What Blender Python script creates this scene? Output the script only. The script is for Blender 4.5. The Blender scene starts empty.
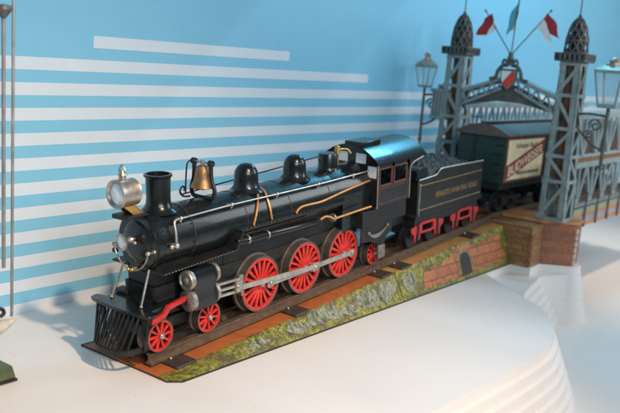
import bpy, bmesh, math, random
from mathutils import Vector, Matrix
random.seed(7)
S = bpy.context.scene
COL = S.collection
S.unit_settings.system = 'METRIC'
S.unit_settings.scale_length = 0.01            # one unit is one centimetre
PI = math.pi
INC = 0.0803635                                 # the track climbs towards the bridge
TA = math.tan(INC)

# ------------------------------------------------------------------ materials
def new_mat(name):
    m = bpy.data.materials.new(name); m.use_nodes = True
    nt = m.node_tree; nt.nodes.clear()
    out = nt.nodes.new('ShaderNodeOutputMaterial'); b = nt.nodes.new('ShaderNodeBsdfPrincipled')
    nt.links.new(b.outputs[0], out.inputs[0])
    return m, nt, b
def N(nt, t, **kw):
    n = nt.nodes.new(t)
    for k, v in kw.items():
        if k in n.inputs: n.inputs[k].default_value = v
        else: setattr(n, k, v)
    return n
def coords(nt, scale=(1, 1, 1), loc=(0, 0, 0)):
    tc = N(nt, 'ShaderNodeTexCoord'); mp = N(nt, 'ShaderNodeMapping')
    mp.inputs['Scale'].default_value = scale; mp.inputs['Location'].default_value = loc
    nt.links.new(tc.outputs['Object'], mp.inputs[0]); return mp.outputs[0]
def ramp(nt, fac, stops, interp='LINEAR'):
    r = N(nt, 'ShaderNodeValToRGB'); r.color_ramp.interpolation = interp
    el = r.color_ramp.elements
    while len(el) < len(stops): el.new(0.5)
    for e, (p, c) in zip(el, stops):
        e.position = p; e.color = (*c, 1) if len(c) == 3 else c
    nt.links.new(fac, r.inputs[0]); return r.outputs[0]
def noise(nt, vec, scale, detail=4, rough=.55, dist=0):
    n = N(nt, 'ShaderNodeTexNoise', Scale=scale, Detail=detail, Roughness=rough, Distortion=dist)
    nt.links.new(vec, n.inputs['Vector']); return n.outputs[0]
def mixc(nt, fac, a, b, blend='MIX'):
    m = N(nt, 'ShaderNodeMix', data_type='RGBA', blend_type=blend)
    for sock, v in ((m.inputs[0], fac), (m.inputs[6], a), (m.inputs[7], b)):
        if isinstance(v, (int, float)): sock.default_value = v
        elif isinstance(v, tuple): sock.default_value = (*v, 1)
        else: nt.links.new(v, sock)
    return m.outputs[2]
def math_(nt, op, a, b=None, c=None):
    m = N(nt, 'ShaderNodeMath', operation=op)
    for i, v in enumerate((a, b, c)):
        if v is None: continue
        if isinstance(v, (int, float)): m.inputs[i].default_value = v
        else: nt.links.new(v, m.inputs[i])
    return m.outputs[0]
def bump(nt, b, h, strength=.2, dist=.05):
    n = N(nt, 'ShaderNodeBump', Strength=strength, Distance=dist)
    nt.links.new(h, n.inputs['Height']); nt.links.new(n.outputs[0], b.inputs['Normal'])

def paint(name, c, rough=.35, metal=0., var=.35, wear=None, wearamt=.62, scale=1.2, coat=0., bmp=.05, spec=.5):
    """worn enamel or metal: colour mottled by noise, small scuffs of another colour, uneven gloss"""
    m, nt, b = new_mat(name); v = coords(nt)
    n1 = noise(nt, v, scale, 6, .6); n2 = noise(nt, v, scale * 7, 5, .65)
    lo = tuple(x * (1 - var) for x in c); hi = tuple(min(1, x * (1 + var)) for x in c)
    col = ramp(nt, n1, [(.3, lo), (.7, hi)])
    if wear:
        fac = ramp(nt, n2, [(wearamt, (0, 0, 0)), (wearamt + .08, (1, 1, 1))])
        col = mixc(nt, fac, col, wear)
    nt.links.new(col, b.inputs['Base Color'])
    r = ramp(nt, n2, [(.3, (rough * .75,) * 3), (.75, (min(1, rough * 1.4),) * 3)])
    nt.links.new(r, b.inputs['Roughness'])
    b.inputs['Metallic'].default_value = metal
    b.inputs['Specular IOR Level'].default_value = spec
    b.inputs['Coat Weight'].default_value = coat
    if bmp: bump(nt, b, n2, bmp, .04)
    return m

M = {}
M['enamel'] = paint('black enamel', (.006, .0085, .0095), .25, var=.4, wear=(.04, .034, .026), wearamt=.73, coat=.2, bmp=.008, spec=.4, scale=.8)
M['cabblack'] = paint('cab enamel', (.009, .011, .012), .3, var=.4, wear=(.05, .04, .03), wearamt=.7, coat=.2)
M['matt'] = paint('matt black', (.008, .008, .008), .5, var=.4, wear=(.06, .05, .04), wearamt=.68)
M['tenderpaint'] = paint('tender black', (.01, .01, .008), .36, var=.4, wear=(.05, .045, .03), wearamt=.7)
M['steel'] = paint('worn steel', (.42, .38, .33), .42, .85, .3, wear=(.16, .12, .09), wearamt=.56, scale=.9)
M['tyre'] = paint('steel tyre', (.17, .14, .115), .42, .75, .3, wear=(.13, .1, .08), wearamt=.58, scale=.8)
M['rodsteel'] = paint('grey rod steel', (.45, .42, .38), .45, .7, .25, wear=(.2, .17, .14), wearamt=.6)
M['nickel'] = paint('nickel', (.50, .44, .37), .36, .9, .25, wear=(.28, .21, .14), wearamt=.6)
M['brass'] = paint('brass', (.72, .42, .13), .36, .85, .25, wear=(.35, .18, .06), wearamt=.62)
M['copper'] = paint('gilt pipe', (.60, .27, .085), .45, .6, .25, wear=(.4, .2, .07), wearamt=.64)
M['bronze'] = paint('bell bronze', (.30, .165, .075), .48, .75, .3, wear=(.12, .07, .035), wearamt=.58)
M['red'] = paint('red enamel', (.58, .026, .017), .45, var=.35, wear=(.13, .022, .016), wearamt=.58)
M['redframe'] = paint('red frame', (.44, .018, .018), .42, var=.25, wear=(.2, .02, .015), wearamt=.66)
M['line'] = paint('gold lining', (.36, .25, .11), .5, .2, .3, wear=(.06, .05, .03), wearamt=.6)
M['redline'] = paint('red lining', (.13, .042, .024), .5, 0, .3, wear=(.03, .02, .015), wearamt=.6)
M['gold'] = paint('gold lettering', (.28, .17, .065), .5, .1, .3, wear=(.1, .06, .03), wearamt=.62)
M['celluloid'] = paint('pale celluloid', (.62, .66, .68), .3, 0, .08)
M['coal'] = paint('moulded coal', (.03, .025, .022), .55, 0, .5, wear=(.07, .058, .05), wearamt=.6, scale=2.4, bmp=.8)
M['rail'] = paint('rail tin', (.16, .105, .07), .42, .5, .3, wear=(.07, .045, .03), wearamt=.58)
M['tie'] = paint('brown sleeper', (.045, .028, .02), .55, 0, .35, wear=(.1, .07, .05), wearamt=.66)
M['edge'] = paint('dark tin edge', (.02, .018, .012), .5)
M['green'] = paint('dark green paint', (.011, .03, .021), .42, var=.3, wear=(.03, .05, .04), wearamt=.7)
M['roofbrown'] = paint('brown roof', (.085, .06, .048), .26, var=.3, wear=(.13, .1, .08), wearamt=.64)
M['cream'] = paint('cream panel', (.72, .58, .36), .5, var=.12, wear=(.5, .36, .2), wearamt=.66)
M['signred'] = paint('sign red', (.24, .025, .025), .5, var=.2)
M['ink'] = paint('dark ink', (.05, .04, .03), .6)
M['bridge'] = paint('blue grey bridge paint', (.23, .275, .27), .45, var=.25, wear=(.12, .095, .07), wearamt=.6, scale=.7)
M['bridgedark'] = paint('dark bridge tin', (.1, .095, .085), .45, .3, .35, wear=(.25, .2, .16), wearamt=.62)
M['rust'] = paint('rust brown paint', (.17, .075, .035), .55, var=.35, wear=(.08, .05, .035), wearamt=.6)
M['white'] = paint('white tin', (.75, .73, .7), .5, var=.06)
M['flagred'] = paint('flag red', (.34, .018, .025), .5, var=.2)
M['flagblue'] = paint('flag teal', (.07, .34, .42), .5, var=.2)
M['shieldred'] = paint('shield red', (.62, .05, .03), .45, var=.15)
M['deckgrey'] = paint('bridge deck', (.12, .1, .085), .55, var=.3)
M['lavender'] = paint('lavender band', (.27, .26, .29), .5, var=.2)
M['olive'] = paint('olive band', (.26, .26, .17), .5, var=.2)
M['orangeband'] = paint('orange band', (.45, .17, .06), .5, var=.25)
M['rod'] = paint('grey wire', (.28, .25, .23), .45, .5, .3)
M['bone'] = paint('cream tin', (.5, .43, .34), .45, var=.2, wear=(.4, .3, .2), wearamt=.66)
M['dullsteel'] = paint('dull grey steel', (.19, .175, .155), .5, .3, .3, wear=(.1, .08, .06), wearamt=.6)
M['tan'] = paint('tan lamp metal', (.42, .33, .24), .38, .5, .3, wear=(.2, .15, .1), wearamt=.58)
M['toygreen'] = paint('green tin', (.07, .085, .035), .45, var=.3, wear=(.14, .12, .05), wearamt=.6)

def glassm(name, tint, alpha):
    m, nt, b = new_mat(name); v = coords(nt)
    nt.links.new(ramp(nt, noise(nt, v, .9, 4), [(.3, tuple(x * .85 for x in tint)), (.7, tint)]), b.inputs['Base Color'])
    b.inputs['Roughness'].default_value = .08; b.inputs['Alpha'].default_value = alpha
    return m
M['glass'] = glassm('lamp glass', (.62, .75, .82), .2)

def lens_mat():
    m, nt, b = new_mat('silvered lens'); v = coords(nt)
    n = noise(nt, v, 1.6, 4); c = ramp(nt, n, [(.35, (.6, .68, .72)), (.65, (.85, .87, .86))])
    nt.links.new(c, b.inputs['Base Color']); b.inputs['Metallic'].default_value = .2
    b.inputs['Roughness'].default_value = .14; b.inputs['Coat Weight'].default_value = .8
    return m
M['lens'] = lens_mat()

def white_floor(name, c):
    m, nt, b = new_mat(name); v = coords(nt)
    n = noise(nt, v, .06, 5, .6); n2 = noise(nt, v, 9, 3)
    col = ramp(nt, n, [(.3, tuple(x * .92 for x in c)), (.7, c)])
    sp = ramp(nt, noise(nt, v, 2.1, 5, .7), [(.7, (0, 0, 0)), (.76, (.35, .35, .35))])
    vo = N(nt, 'ShaderNodeTexVoronoi', Scale=.55); nt.links.new(v, vo.inputs['Vector'])
    dot = ramp(nt, vo.outputs['Distance'], [(.035, (.55, .55, .55)), (.06, (0, 0, 0))])
    sc_ = N(nt, 'ShaderNodeTexWave', Scale=.11, Distortion=9., Detail=3); nt.links.new(v, sc_.inputs['Vector'])
    hair = ramp(nt, sc_.outputs['Fac'], [(.0, (.06, .06, .06)), (.004, (0, 0, 0))])
    col = mixc(nt, dot, col, (.36, .31, .26)); col = mixc(nt, hair, col, (.45, .4, .36))
    nt.links.new(mixc(nt, sp, col, (.5, .45, .4)), b.inputs['Base Color'])
    b.inputs['Roughness'].default_value = .5
    bump(nt, b, n2, .04, .02); return m
M['floor'] = white_floor('white lacquered board', (.72, .665, .625))

def wall_mat(name, c):
    m, nt, b = new_mat(name); v = coords(nt)
    n = noise(nt, v, .35, 5, .65)
    nt.links.new(ramp(nt, n, [(.3, tuple(x * .96 for x in c)), (.7, c)]), b.inputs['Base Color'])
    b.inputs['Roughness'].default_value = .55; return m
M['wallblue'] = wall_mat('printed cyan', (.2, .49, .65))
M['wallpale'] = wall_mat('printed pale stripe', (.61, .67, .71))

def tinplate(name, deckcol, green_bias, rocks):
    """lithographed embankment: tan deck above, mossy bank with pale rocks on the slope"""
    m, nt, b = new_mat(name); v = coords(nt)
    sep = N(nt, 'ShaderNodeSeparateXYZ'); nt.links.new(v, sep.inputs[0])
    big = noise(nt, v, .55, 5, .6, .6); mid = noise(nt, v, 1.7, 6, .65, .8); fine = noise(nt, v, 7.5, 6, .75, .5)
    grass = ramp(nt, mid, [(.28, (.035, .042, .01)), (.42, (.12, .13, .026)), (.54, (.26, .24, .04)), (.65, (.44, .36, .05)), (.8, (.17, .165, .04))])
    tuft = ramp(nt, fine, [(.44, (.3, .32, .25)), (.53, (1, 1, 1))])
    grass = mixc(nt, .65, grass, tuft, 'MULTIPLY')
    brown = ramp(nt, fine, [(.35, (.035, .022, .012)), (.6, (.12, .075, .045)), (.75, (.26, .2, .15))])
    grass = mixc(nt, ramp(nt, big, [(.47, (0, 0, 0)), (.6, (.75, .75, .75))]), grass, brown)
    if rocks:
        vor = N(nt, 'ShaderNodeTexVoronoi', Scale=.42); vor.inputs['Randomness'].default_value = 1
        w = mixc(nt, .35, v, N(nt, 'ShaderNodeTexNoise', Scale=.9).outputs['Color'], 'ADD')
        nt.links.new(w, vor.inputs['Vector'])
        mask = ramp(nt, vor.outputs['Distance'], [(.52, (1, 1, 1)), (.66, (0, 0, 0))])
        sel = ramp(nt, noise(nt, v, .23, 2), [(.47, (0, 0, 0)), (.53, (1, 1, 1))])
        stretch = coords(nt, (3.2, 1, .8))
        rock = ramp(nt, noise(nt, stretch, .9, 5, .6, .7), [(.32, (.035, .035, .025)), (.45, (.14, .145, .115)), (.6, (.30, .31, .26)), (.75, (.5, .5, .44))])
        grass = mixc(nt, mixc(nt, 1., mask, sel, 'MULTIPLY'), grass, rock)
    deck = ramp(nt, noise(nt, v, .9, 5), [(.3, tuple(x * .8 for x in deckcol)), (.7, tuple(min(1, x * 1.12) for x in deckcol))])
    scuff = ramp(nt, fine, [(.7, (0, 0, 0)), (.76, (1, 1, 1))])
    deck = mixc(nt, scuff, deck, tuple(x * .5 for x in deckcol))
    # where the painted moss laps over the deck edge
    lap = math_(nt, 'ADD', sep.outputs[1], math_(nt, 'MULTIPLY', math_(nt, 'SUBTRACT', mid, .5), 1.6))
    f = ramp(nt, math_(nt, 'ADD', math_(nt, 'MULTIPLY', lap, 1.6), 4.35 * 1.6 + .5 - green_bias), [(.4, (0, 0, 0)), (.6, (1, 1, 1))])
    nt.links.new(mixc(nt, f, grass, deck), b.inputs['Base Color'])
    b.inputs['Roughness'].default_value = .5; b.inputs['Specular IOR Level'].default_value = .3
    bump(nt, b, mid, .12, .06); return m
M['litho1'] = tinplate('lithographed rocky bank', (.38, .11, .032), .1, False)
M['litho2'] = tinplate('lithographed mossy bank', (.47, .235, .075), .0, False)

def bricks(name, c1, c2, mortar, scale, rot=(0, 0, 0), axis='xz', bw=.9, rh=.42):
    m, nt, b = new_mat(name); v = coords(nt)
    sep = N(nt, 'ShaderNodeSeparateXYZ'); nt.links.new(v, sep.inputs[0])
    cmb = N(nt, 'ShaderNodeCombineXYZ'); idx = {'x': 0, 'y': 1, 'z': 2}
    u = sep.outputs[idx.get(axis[0], 0)]
    if axis == 'sz': u = math_(nt, 'ADD', sep.outputs[0], sep.outputs[1])
    wob = noise(nt, v, .8, 3)
    nt.links.new(math_(nt, 'ADD', u, math_(nt, 'MULTIPLY', wob, .35)), cmb.inputs[0])
    nt.links.new(math_(nt, 'ADD', sep.outputs[2], math_(nt, 'MULTIPLY', wob, .3)), cmb.inputs[1])
    br = N(nt, 'ShaderNodeTexBrick', Scale=scale)
    br.inputs['Color1'].default_value = (*c1, 1); br.inputs['Color2'].default_value = (*c2, 1); br.inputs['Mortar'].default_value = (*mortar, 1)
    br.inputs['Mortar Size'].default_value = .035; br.inputs['Mortar Smooth'].default_value = .4
    br.inputs['Brick Width'].default_value = bw; br.inputs['Row Height'].default_value = rh
    nt.links.new(cmb.outputs[0], br.inputs['Vector'])
    n2 = noise(nt, v, 2.2, 6, .7)
    col = mixc(nt, .75, br.outputs[0], ramp(nt, n2, [(.3, (.4, .4, .4)), (.65, (1.1, 1.05, 1))]), 'MULTIPLY')
    nt.links.new(col, b.inputs['Base Color']); b.inputs['Roughness'].default_value = .45
    bump(nt, b, math_(nt, 'SUBTRACT', n2, math_(nt, 'MULTIPLY', br.outputs['Fac'], .9)), .5, .08); return m
M['brickred'] = bricks('painted orange bricks', (.52, .165, .06), (.36, .10, .04), (.13, .085, .03), .42, bw=1.45, rh=.5, axis='xz')
M['brickpier'] = bricks('painted red bricks', (.37, .125, .058), (.26, .08, .04), (.2, .12, .065), .5, bw=1.0, rh=.45, axis='sz')
M['brickbrown'] = bricks('painted brown bricks', (.34, .19, .075), (.25, .13, .05), (.16, .095, .04), .5, bw=.9, rh=.42, axis='sz')

# ------------------------------------------------------------------ mesh builder
class B:
    def __init__(s): s.bm = bmesh.new(); s.mi = 0
    def _f(s, vs):
        try: f = s.bm.faces.new(vs); f.material_index = s.mi; f.smooth = True; return f
        except ValueError: return None
    def poly(s, pts):
        return s._f([s.bm.verts.new(p) for p in pts])
    def box(s, a, b, bev=0.):
        x0, y0, z0 = (min(a[i], b[i]) for i in range(3)); x1, y1, z1 = (max(a[i], b[i]) for i in range(3))
        if bev <= 0:
            v = [s.bm.verts.new(q) for q in ((x0, y0, z0), (x1, y0, z0), (x1, y1, z0), (x0, y1, z0), (x0, y0, z1), (x1, y0, z1), (x1, y1, z1), (x0, y1, z1))]
            for q in ((3, 2, 1, 0), (4, 5, 6, 7), (0, 1, 5, 4), (1, 2, 6, 5), (2, 3, 7, 6), (3, 0, 4, 7)): s._f([v[i] for i in q])
        else:
            r = bmesh.ops.create_cube(s.bm, size=1, matrix=Matrix.Translation(((x0 + x1) / 2, (y0 + y1) / 2, (z0 + z1) / 2)) @ Matrix.Diagonal((x1 - x0, y1 - y0, z1 - z0, 1)))
            es = {e for v in r['verts'] for e in v.link_edges}
            bv = bmesh.ops.bevel(s.bm, geom=list(es), offset=bev, segments=2, profile=.5, affect='EDGES')
            for f in bv['faces']: f.material_index = s.mi; f.smooth = True
            vs = set(v for f in bv['faces'] for v in f.verts)
            for v in vs:
                for f in v.link_faces: f.material_index = s.mi; f.smooth = True
        return s
    def bar(s, a, b, w, h, up=(0, 0, 1)):
        """square bar from a to b; w across, h along up"""
        a, b = Vector(a), Vector(b); d = (b - a).normalized(); u = Vector(up); sd = d.cross(u)
        if sd.length < 1e-4: sd = d.cross(Vector((1, 0, 0)))
        sd.normalize(); u = sd.cross(d).normalized()
        r = []
        for p in (a, b): r.append([s.bm.verts.new(p + sd * (i * w / 2) + u * (j * h / 2)) for i, j in ((-1, -1), (1, -1), (1, 1), (-1, 1))])
        for k in range(4): s._f([r[0][k], r[0][(k + 1) % 4], r[1][(k + 1) % 4], r[1][k]])
        s._f(r[0][::-1]); s._f(r[1]); return s
    def loft(s, rings, closed=True, cap=True):
        R = [[s.bm.verts.new(p) for p in r] for r in rings]; n = len(R[0])
        for i in range(len(R) - 1):
            for k in range(n if closed else n - 1): s._f([R[i][k], R[i][(k + 1) % n], R[i + 1][(k + 1) % n], R[i + 1][k]])
        if cap and closed: s._f(R[0][::-1]); s._f(R[-1])
        return s
    def cyl(s, a, b, r, r2=None, n=24, cap=True):
        a, b = Vector(a), Vector(b); d = (b - a).normalized(); t = Vector((0, 0, 1)) if abs(d.z) < .9 else Vector((1, 0, 0))
        u = d.cross(t).normalized(); w = d.cross(u); r2 = r if r2 is None else r2
        return s.loft([[p + (u * math.cos(q) + w * math.sin(q)) * rr for q in (2 * PI * k / n for k in range(n))] for p, rr in ((a, r), (b, r2))], True, cap)
    def lathe(s, o, axis, prof, n=32):
        """profile of (distance along axis, radius)"""
        o = Vector(o); d = Vector(axis).normalized(); t = Vector((0, 0, 1)) if abs(d.z) < .9 else Vector((1, 0, 0))
        u = d.cross(t).normalized(); w = d.cross(u)
        return s.loft([[o + d * h + (u * math.cos(q) + w * math.sin(q)) * max(r, 1e-3) for q in (2 * PI * k / n for k in range(n))] for h, r in prof], True, prof[0] != prof[-1])
    def tube(s, pts, r, n=10, smooth=True):
        pts = [Vector(p) for p in pts]
        if smooth and len(pts) > 2:
            P = [pts[0]] + pts + [pts[-1]]; out = []
            for i in range(1, len(P) - 2):
                for k in range(6):
                    t = k / 6; a, b, c, d = P[i - 1], P[i], P[i + 1], P[i + 2]
                    out.append(.5 * ((2 * b) + (c - a) * t + (2 * a - 5 * b + 4 * c - d) * t * t + (3 * b - a - 3 * c + d) * t ** 3))
            pts = out + [pts[-1]]
        rings = []; u = None
        for i, p in enumerate(pts):
            d = (pts[min(i + 1, len(pts) - 1)] - pts[max(i - 1, 0)]).normalized()
            if u is None:
                t = Vector((0, 0, 1)) if abs(d.z) < .9 else Vector((1, 0, 0)); u = d.cross(t).normalized()
            u = (u - d * u.dot(d)).normalized(); w = d.cross(u)
            rings.append([p + (u * math.cos(q) + w * math.sin(q)) * r for q in (2 * PI * k / n for k in range(n))])
        return s.loft(rings)
    def ball(s, c, r, n=12, sc=(1, 1, 1)):
        rings = []
        for i in range(n // 2 + 1):
            a = PI * i / (n // 2); rr = max(math.sin(a) * r, 1e-3)
            rings.append([Vector(c) + Vector((rr * math.cos(q) * sc[0], rr * math.sin(q) * sc[1], -r * math.cos(a) * sc[2])) for q in (2 * PI * k / n for k in range(n))])
        return s.loft(rings)
    def prism(s, pts, vec):
        """extrude a polygon along vec"""
        vec = Vector(vec); a = [s.bm.verts.new(p) for p in pts]; b = [s.bm.verts.new(Vector(p) + vec) for p in pts]; n = len(pts)
        s._f(a[::-1]); s._f(b)
        for k in range(n): s._f([a[k], a[(k + 1) % n], b[(k + 1) % n], b[k]])
        return s
    def prism_y(s, xz, y0, y1): return s.prism([(x, y0, z) for x, z in xz], (0, y1 - y0, 0))
    def prism_x(s, yz, x0, x1): return s.prism([(x0, y, z) for y, z in yz], (x1 - x0, 0, 0))
    def build(s, name, mat, parent=None, sharp=40, bevel=0., flat=False):
        bm = s.bm
        if not flat: bmesh.ops.recalc_face_normals(bm, faces=bm.faces)
        for f in bm.faces:
            if flat: f.smooth = False
        me = bpy.data.meshes.new(name); bm.to_mesh(me); bm.free()
        for mm in (mat if isinstance(mat, (list, tuple)) else [mat]): me.materials.append(M[mm] if isinstance(mm, str) else mm)
        me.set_sharp_from_angle(angle=math.radians(sharp))
        o = bpy.data.objects.new(name, me); COL.objects.link(o)
        if parent: o.parent = parent
        if bevel:
            md = o.modifiers.new('edge', 'BEVEL'); md.width = bevel; md.segments = 2; md.limit_method = 'ANGLE'; md.angle_limit = math.radians(50)
        return o

def tag(o, label=None, cat=None, group=None, kind=None):
    for k, v in (('label', label), ('category', cat), ('group', group), ('kind', kind)):
        if v: o[k] = v
    return o
def thing(name, label, cat, loc=(0, 0, 0), rot=(0, 0, 0)):
    o = bpy.data.objects.new(name, None); COL.objects.link(o); o.location = loc; o.rotation_euler = rot
    o.empty_display_size = 2
    return tag(o, label, cat)
def child(o, name, parent, loc=None, label=None):
    c = o.copy(); COL.objects.link(c); c.name = name; c.parent = parent
    if loc: c.location = loc
    return c

def text_mesh(txt, name, mat, parent, origin, width, height, depth=.02, ydir=(1, 0, 0), zdir=(0, 0, 1), bold=.0):
    cu = bpy.data.curves.new('t', 'FONT'); cu.body = txt; cu.extrude = .5; cu.offset = bold
    to = bpy.data.objects.new('t', cu); COL.objects.link(to)
    dg = bpy.context.evaluated_depsgraph_get(); dg.update()
    me = bpy.data.meshes.new_from_object(to.evaluated_get(dg)); bpy.data.objects.remove(to); bpy.data.curves.remove(cu)
    xs = [v.co.x for v in me.vertices]; ys = [v.co.y for v in me.vertices]
    X, Z = Vector(ydir).normalized(), Vector(zdir).normalized(); Y = Z.cross(X).normalized()
    x0, x1, y0, y1 = min(xs), max(xs), min(ys), max(ys)
    for v in me.vertices:
        a = (v.co.x - x0) / (x1 - x0) * width; b_ = (v.co.y - y0) / (y1 - y0) * height; c = (v.co.z + .5) * depth
        v.co = Vector(origin) + X * a + Z * b_ - Y * c
    me.name = name; me.materials.clear(); me.materials.append(M[mat])
    o = bpy.data.objects.new(name, me); COL.objects.link(o); o.parent = parent
    return o

# ------------------------------------------------------------------ setting: wall, platform, floor
ZF = -2.65; RIS = 1.22; NL = 7; ZLOW = ZF - RIS * NL
YW = 17.7
def build_wall():
    b = B(); x0, x1, zt, zb = -160., 420., 120., ZLOW - .5
    rows = []; top = 23.14
    cuts = [(26.0 - .38, 24.38, (-5.33, 26.76))]           # the short stripe on top
    for k in range(11):
        t = top - 2.477 * k; cuts.append((t, t - 1.235, (x0, 46.1) if k == 0 else (x0, x1)))
    z = zt
    def quad(xa, xb, za, zb_, mi):
        b.mi = mi; b.poly([(xa, YW, zb_), (xb, YW, zb_), (xb, YW, za), (xa, YW, za)])
    for (t, bt, (xa, xb)) in cuts:
        quad(x0, x1, z, t, 0)
        if xa > x0: quad(x0, xa, t, bt, 0)
        quad(xa, xb, t, bt, 1)
        if xb < x1: quad(xb, x1, t, bt, 0)
        z = bt
    quad(x0, x1, z, zb, 1)
    tag(b.build('backdrop_wall', ['wallblue', 'wallpale'], flat=True), kind='structure')
build_wall()

def smooth_line(P, n=6):
    P = [Vector((p[0], p[1], 0)) for p in P]; Q = [P[0]] + P + [P[-1]]; out = []
    for i in range(1, len(Q) - 2):
        for k in range(n):
            t = k / n; a, b_, c, d = Q[i - 1], Q[i], Q[i + 1], Q[i + 2]
            out.append(.5 * ((2 * b_) + (c - a) * t + (2 * a - 5 * b_ + 4 * c - d) * t * t + (3 * b_ - a - 3 * c + d) * t ** 3))
    return out + [P[-1]]
def offset(line, d):
    out = []
    for i, p in enumerate(line):
        t = (line[min(i + 1, len(line) - 1)] - line[max(i - 1, 0)]).normalized()
        out.append(p + Vector((t.y, -t.x, 0)) * d)
    return out
def build_platform():
    b = B()
    front = [(-120, -15), (-60, -20.5), (-30, -23), (-16, -23.8), (-3.2, -24.15), (8, -24.6), (17, -24.75), (22.5, -24.2), (26.5, -23.0), (29.5, -21.4), (32, -19.8), (34.0, -18.2)]
    nose = [(58.3, -12.5), (59.0, -13.3), (60.2, -13.7), (61.5, -13.4), (62.5, -12.4), (62.9, -11), (63.2, -5), (63.4, 6), (63.4, 16.5)]
    for k in range(NL):
        zt = ZF - RIS * k; zb = ZF - RIS * (k + 1)
        d = .5 * k
        fl = smooth_line(front); ns = smooth_line(nose, 4)
        V2 = lambda *L: [Vector(q + (0,)) for q in L]
        if k == 0: left = fl + V2((37.2, -14.2), (40.4, -10.1), (43.9, -5.95), (52.3, -5.95), (52.3, YW - .02)); right = V2((52.05, YW - .03), (52.05, -9.3), (56.3, -9.0)) + ns
        else:
            left = offset(fl + V2((36.5, -16.2), (38.8, -14), (41.2, -12.6), (43.8, -11.8), (54.1, -9.75)), d) + V2((58.5 + .02 * k, -9.7 - d), (58.5 + .02 * k, YW - .02))
            right = V2((52.6 + .03 * k, YW - .03), (52.6 + .03 * k, -9.75)) + offset(ns, .25 * k)
        for poly, dz in ((left + V2((-120, YW - .02)), 0), (right + V2((63.4 + .25 * k, YW - .03)), -.03)):
            n = len(poly)
            tv = [b.bm.verts.new((p.x, p.y, zt + dz)) for p in poly]
            bv = [b.bm.verts.new((p.x, p.y, zb - .2 + dz)) for p in poly]
            b._f(tv); b._f(bv[::-1])
            for i in range(n): b._f([tv[i], bv[i], bv[(i + 1) % n], tv[(i + 1) % n]])
    bmesh.ops.triangulate(b.bm, faces=[f for f in b.bm.faces if len(f.verts) > 4])
    o = b.build('display_ground', 'floor', None, 30)
    tag(o, kind='structure')
build_platform()
fb = B(); fb.poly([(-160, -160, ZLOW), (420, -160, ZLOW), (420, YW + .5, ZLOW), (-160, YW + .5, ZLOW)])
tag(fb.build('floor', 'floor'), kind='structure')

# ------------------------------------------------------------------ track sections
def tz(x): return x * TA                       # rail top in level coordinates
def track_section(name, label, xa, xb, litho, ties, start_slope=False):
    t = thing(name, label, 'toy track', (xa, 0, ZF))
    off = Vector((-xa, 0, -ZF))
    def L(p): return Vector(p) + off
    YT, YB = 4.4, 6.2
    nx = 40; b = B(); rings = []
    xs = [xa + (xb - xa) * i / nx for i in range(nx + 1)]
    def prof(x):
        zt = max(tz(x) - 1.28, ZF + .22)
        w = YB
        if start_slope: w = min(YB, YB - .9 + (x - xa) * .9)
        r = [(-w, ZF + .14), (-w + .12, ZF + .2)]
        for k in range(1, 7):
            u = k / 6; zz = ZF + .2 + (zt - ZF - .2) * (u ** .9); yy = -w + .12 + (w - .12 - YT) * u
            bulge = .03 * math.sin(u * PI) * math.sin(x * 1.3 + k)
            r.append((yy, zz + (bulge * min(1, (zt - ZF)) if 0 < u < 1 else 0)))
        return r + [(-YT + .15, zt), (YT - .15, zt), (YT, zt)] + [(YT + (YB - YT) * u, zt + (ZF + .14 - zt) * u) for u in (.5, 1)]
    for x in xs: rings.append([L((x, y, z)) for y, z in prof(x)])
    b.loft(rings, closed=False)
    for r in (rings[0], rings[-1]): b.poly(r)
    emb = b.build('embankment', litho, t, 50)
    emb.location = -off; emb.data.transform(Matrix.Translation(-off)); emb.location = off      # keep painted pattern in level coordinates
    e = B()
    w0 = YB - .9 if start_slope else YB
    e.prism([L(p) for p in ((xa + (0 if not start_slope else -.02), -w0 - .05, ZF + .005), (xa + 1.0, -YB - .05, ZF + .005), (xb, -YB - .05, ZF + .005), (xb, YB + .05, ZF + .005), (xa, YB + .05, ZF + .005))], (0, 0, .15))
    e.build('base_edge', 'edge', t)
    for s in (-1, 1):
        r = B(); y = 2.25 * s
        pr = [(-.42, -1.02), (.42, -1.02), (.42, -.9), (.13, -.72), (.13, -.3), (.3, -.22), (.3, -.02), (-.3, -.02), (-.3, -.22), (-.13, -.3), (-.13, -.72), (-.42, -.9)]
        x0, x1 = (xa + .7, xb) if start_slope else (xa - .03, xb)
        r.loft([[L((x, y + py, tz(x) + pz)) for py, pz in pr] for x in (x0, x1)])
        r.build('rail', 'rail', t)
    rr = B(); pr = [(-.2, -1.02), (.2, -1.02), (.12, -.3), (-.12, -.3)]
    rr.loft([[L((x, py, tz(x) + pz)) for py, pz in pr] for x in (xa + .7, xb)]); rr.build('centre_rail', 'rail', t)
    for xt in ties:
        s_ = B(); w = 1.15
        s_.loft([[L((x, y, tz(x) + z)) for y, z in ((-4.6, -1.26), (4.6, -1.26), (4.5, -1.04), (-4.5, -1.04))] for x in (xt - w, xt + w)])
        s_.build('sleeper', 'tie', t, bevel=.04)
        for y in (-2.85, 2.85):
            k = B(); k.ball(L((xt - .4, y, tz(xt) - .98)), .16, 10); k.build('rail_clip', 'steel', t)
    return t, off
sec1, off1 = track_section('track_section', 'tin ramp track painted with moss and grey rocks under the locomotive', -14.7, 22.1, 'litho1', [-11.6, 4.6, 20.6], True)
sec2, off2 = track_section('track_section', 'tin ramp track painted with an orange brick wall and dark arch under the tender', 22.3, 51.9, 'litho2', [24.9, 43.2])

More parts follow.
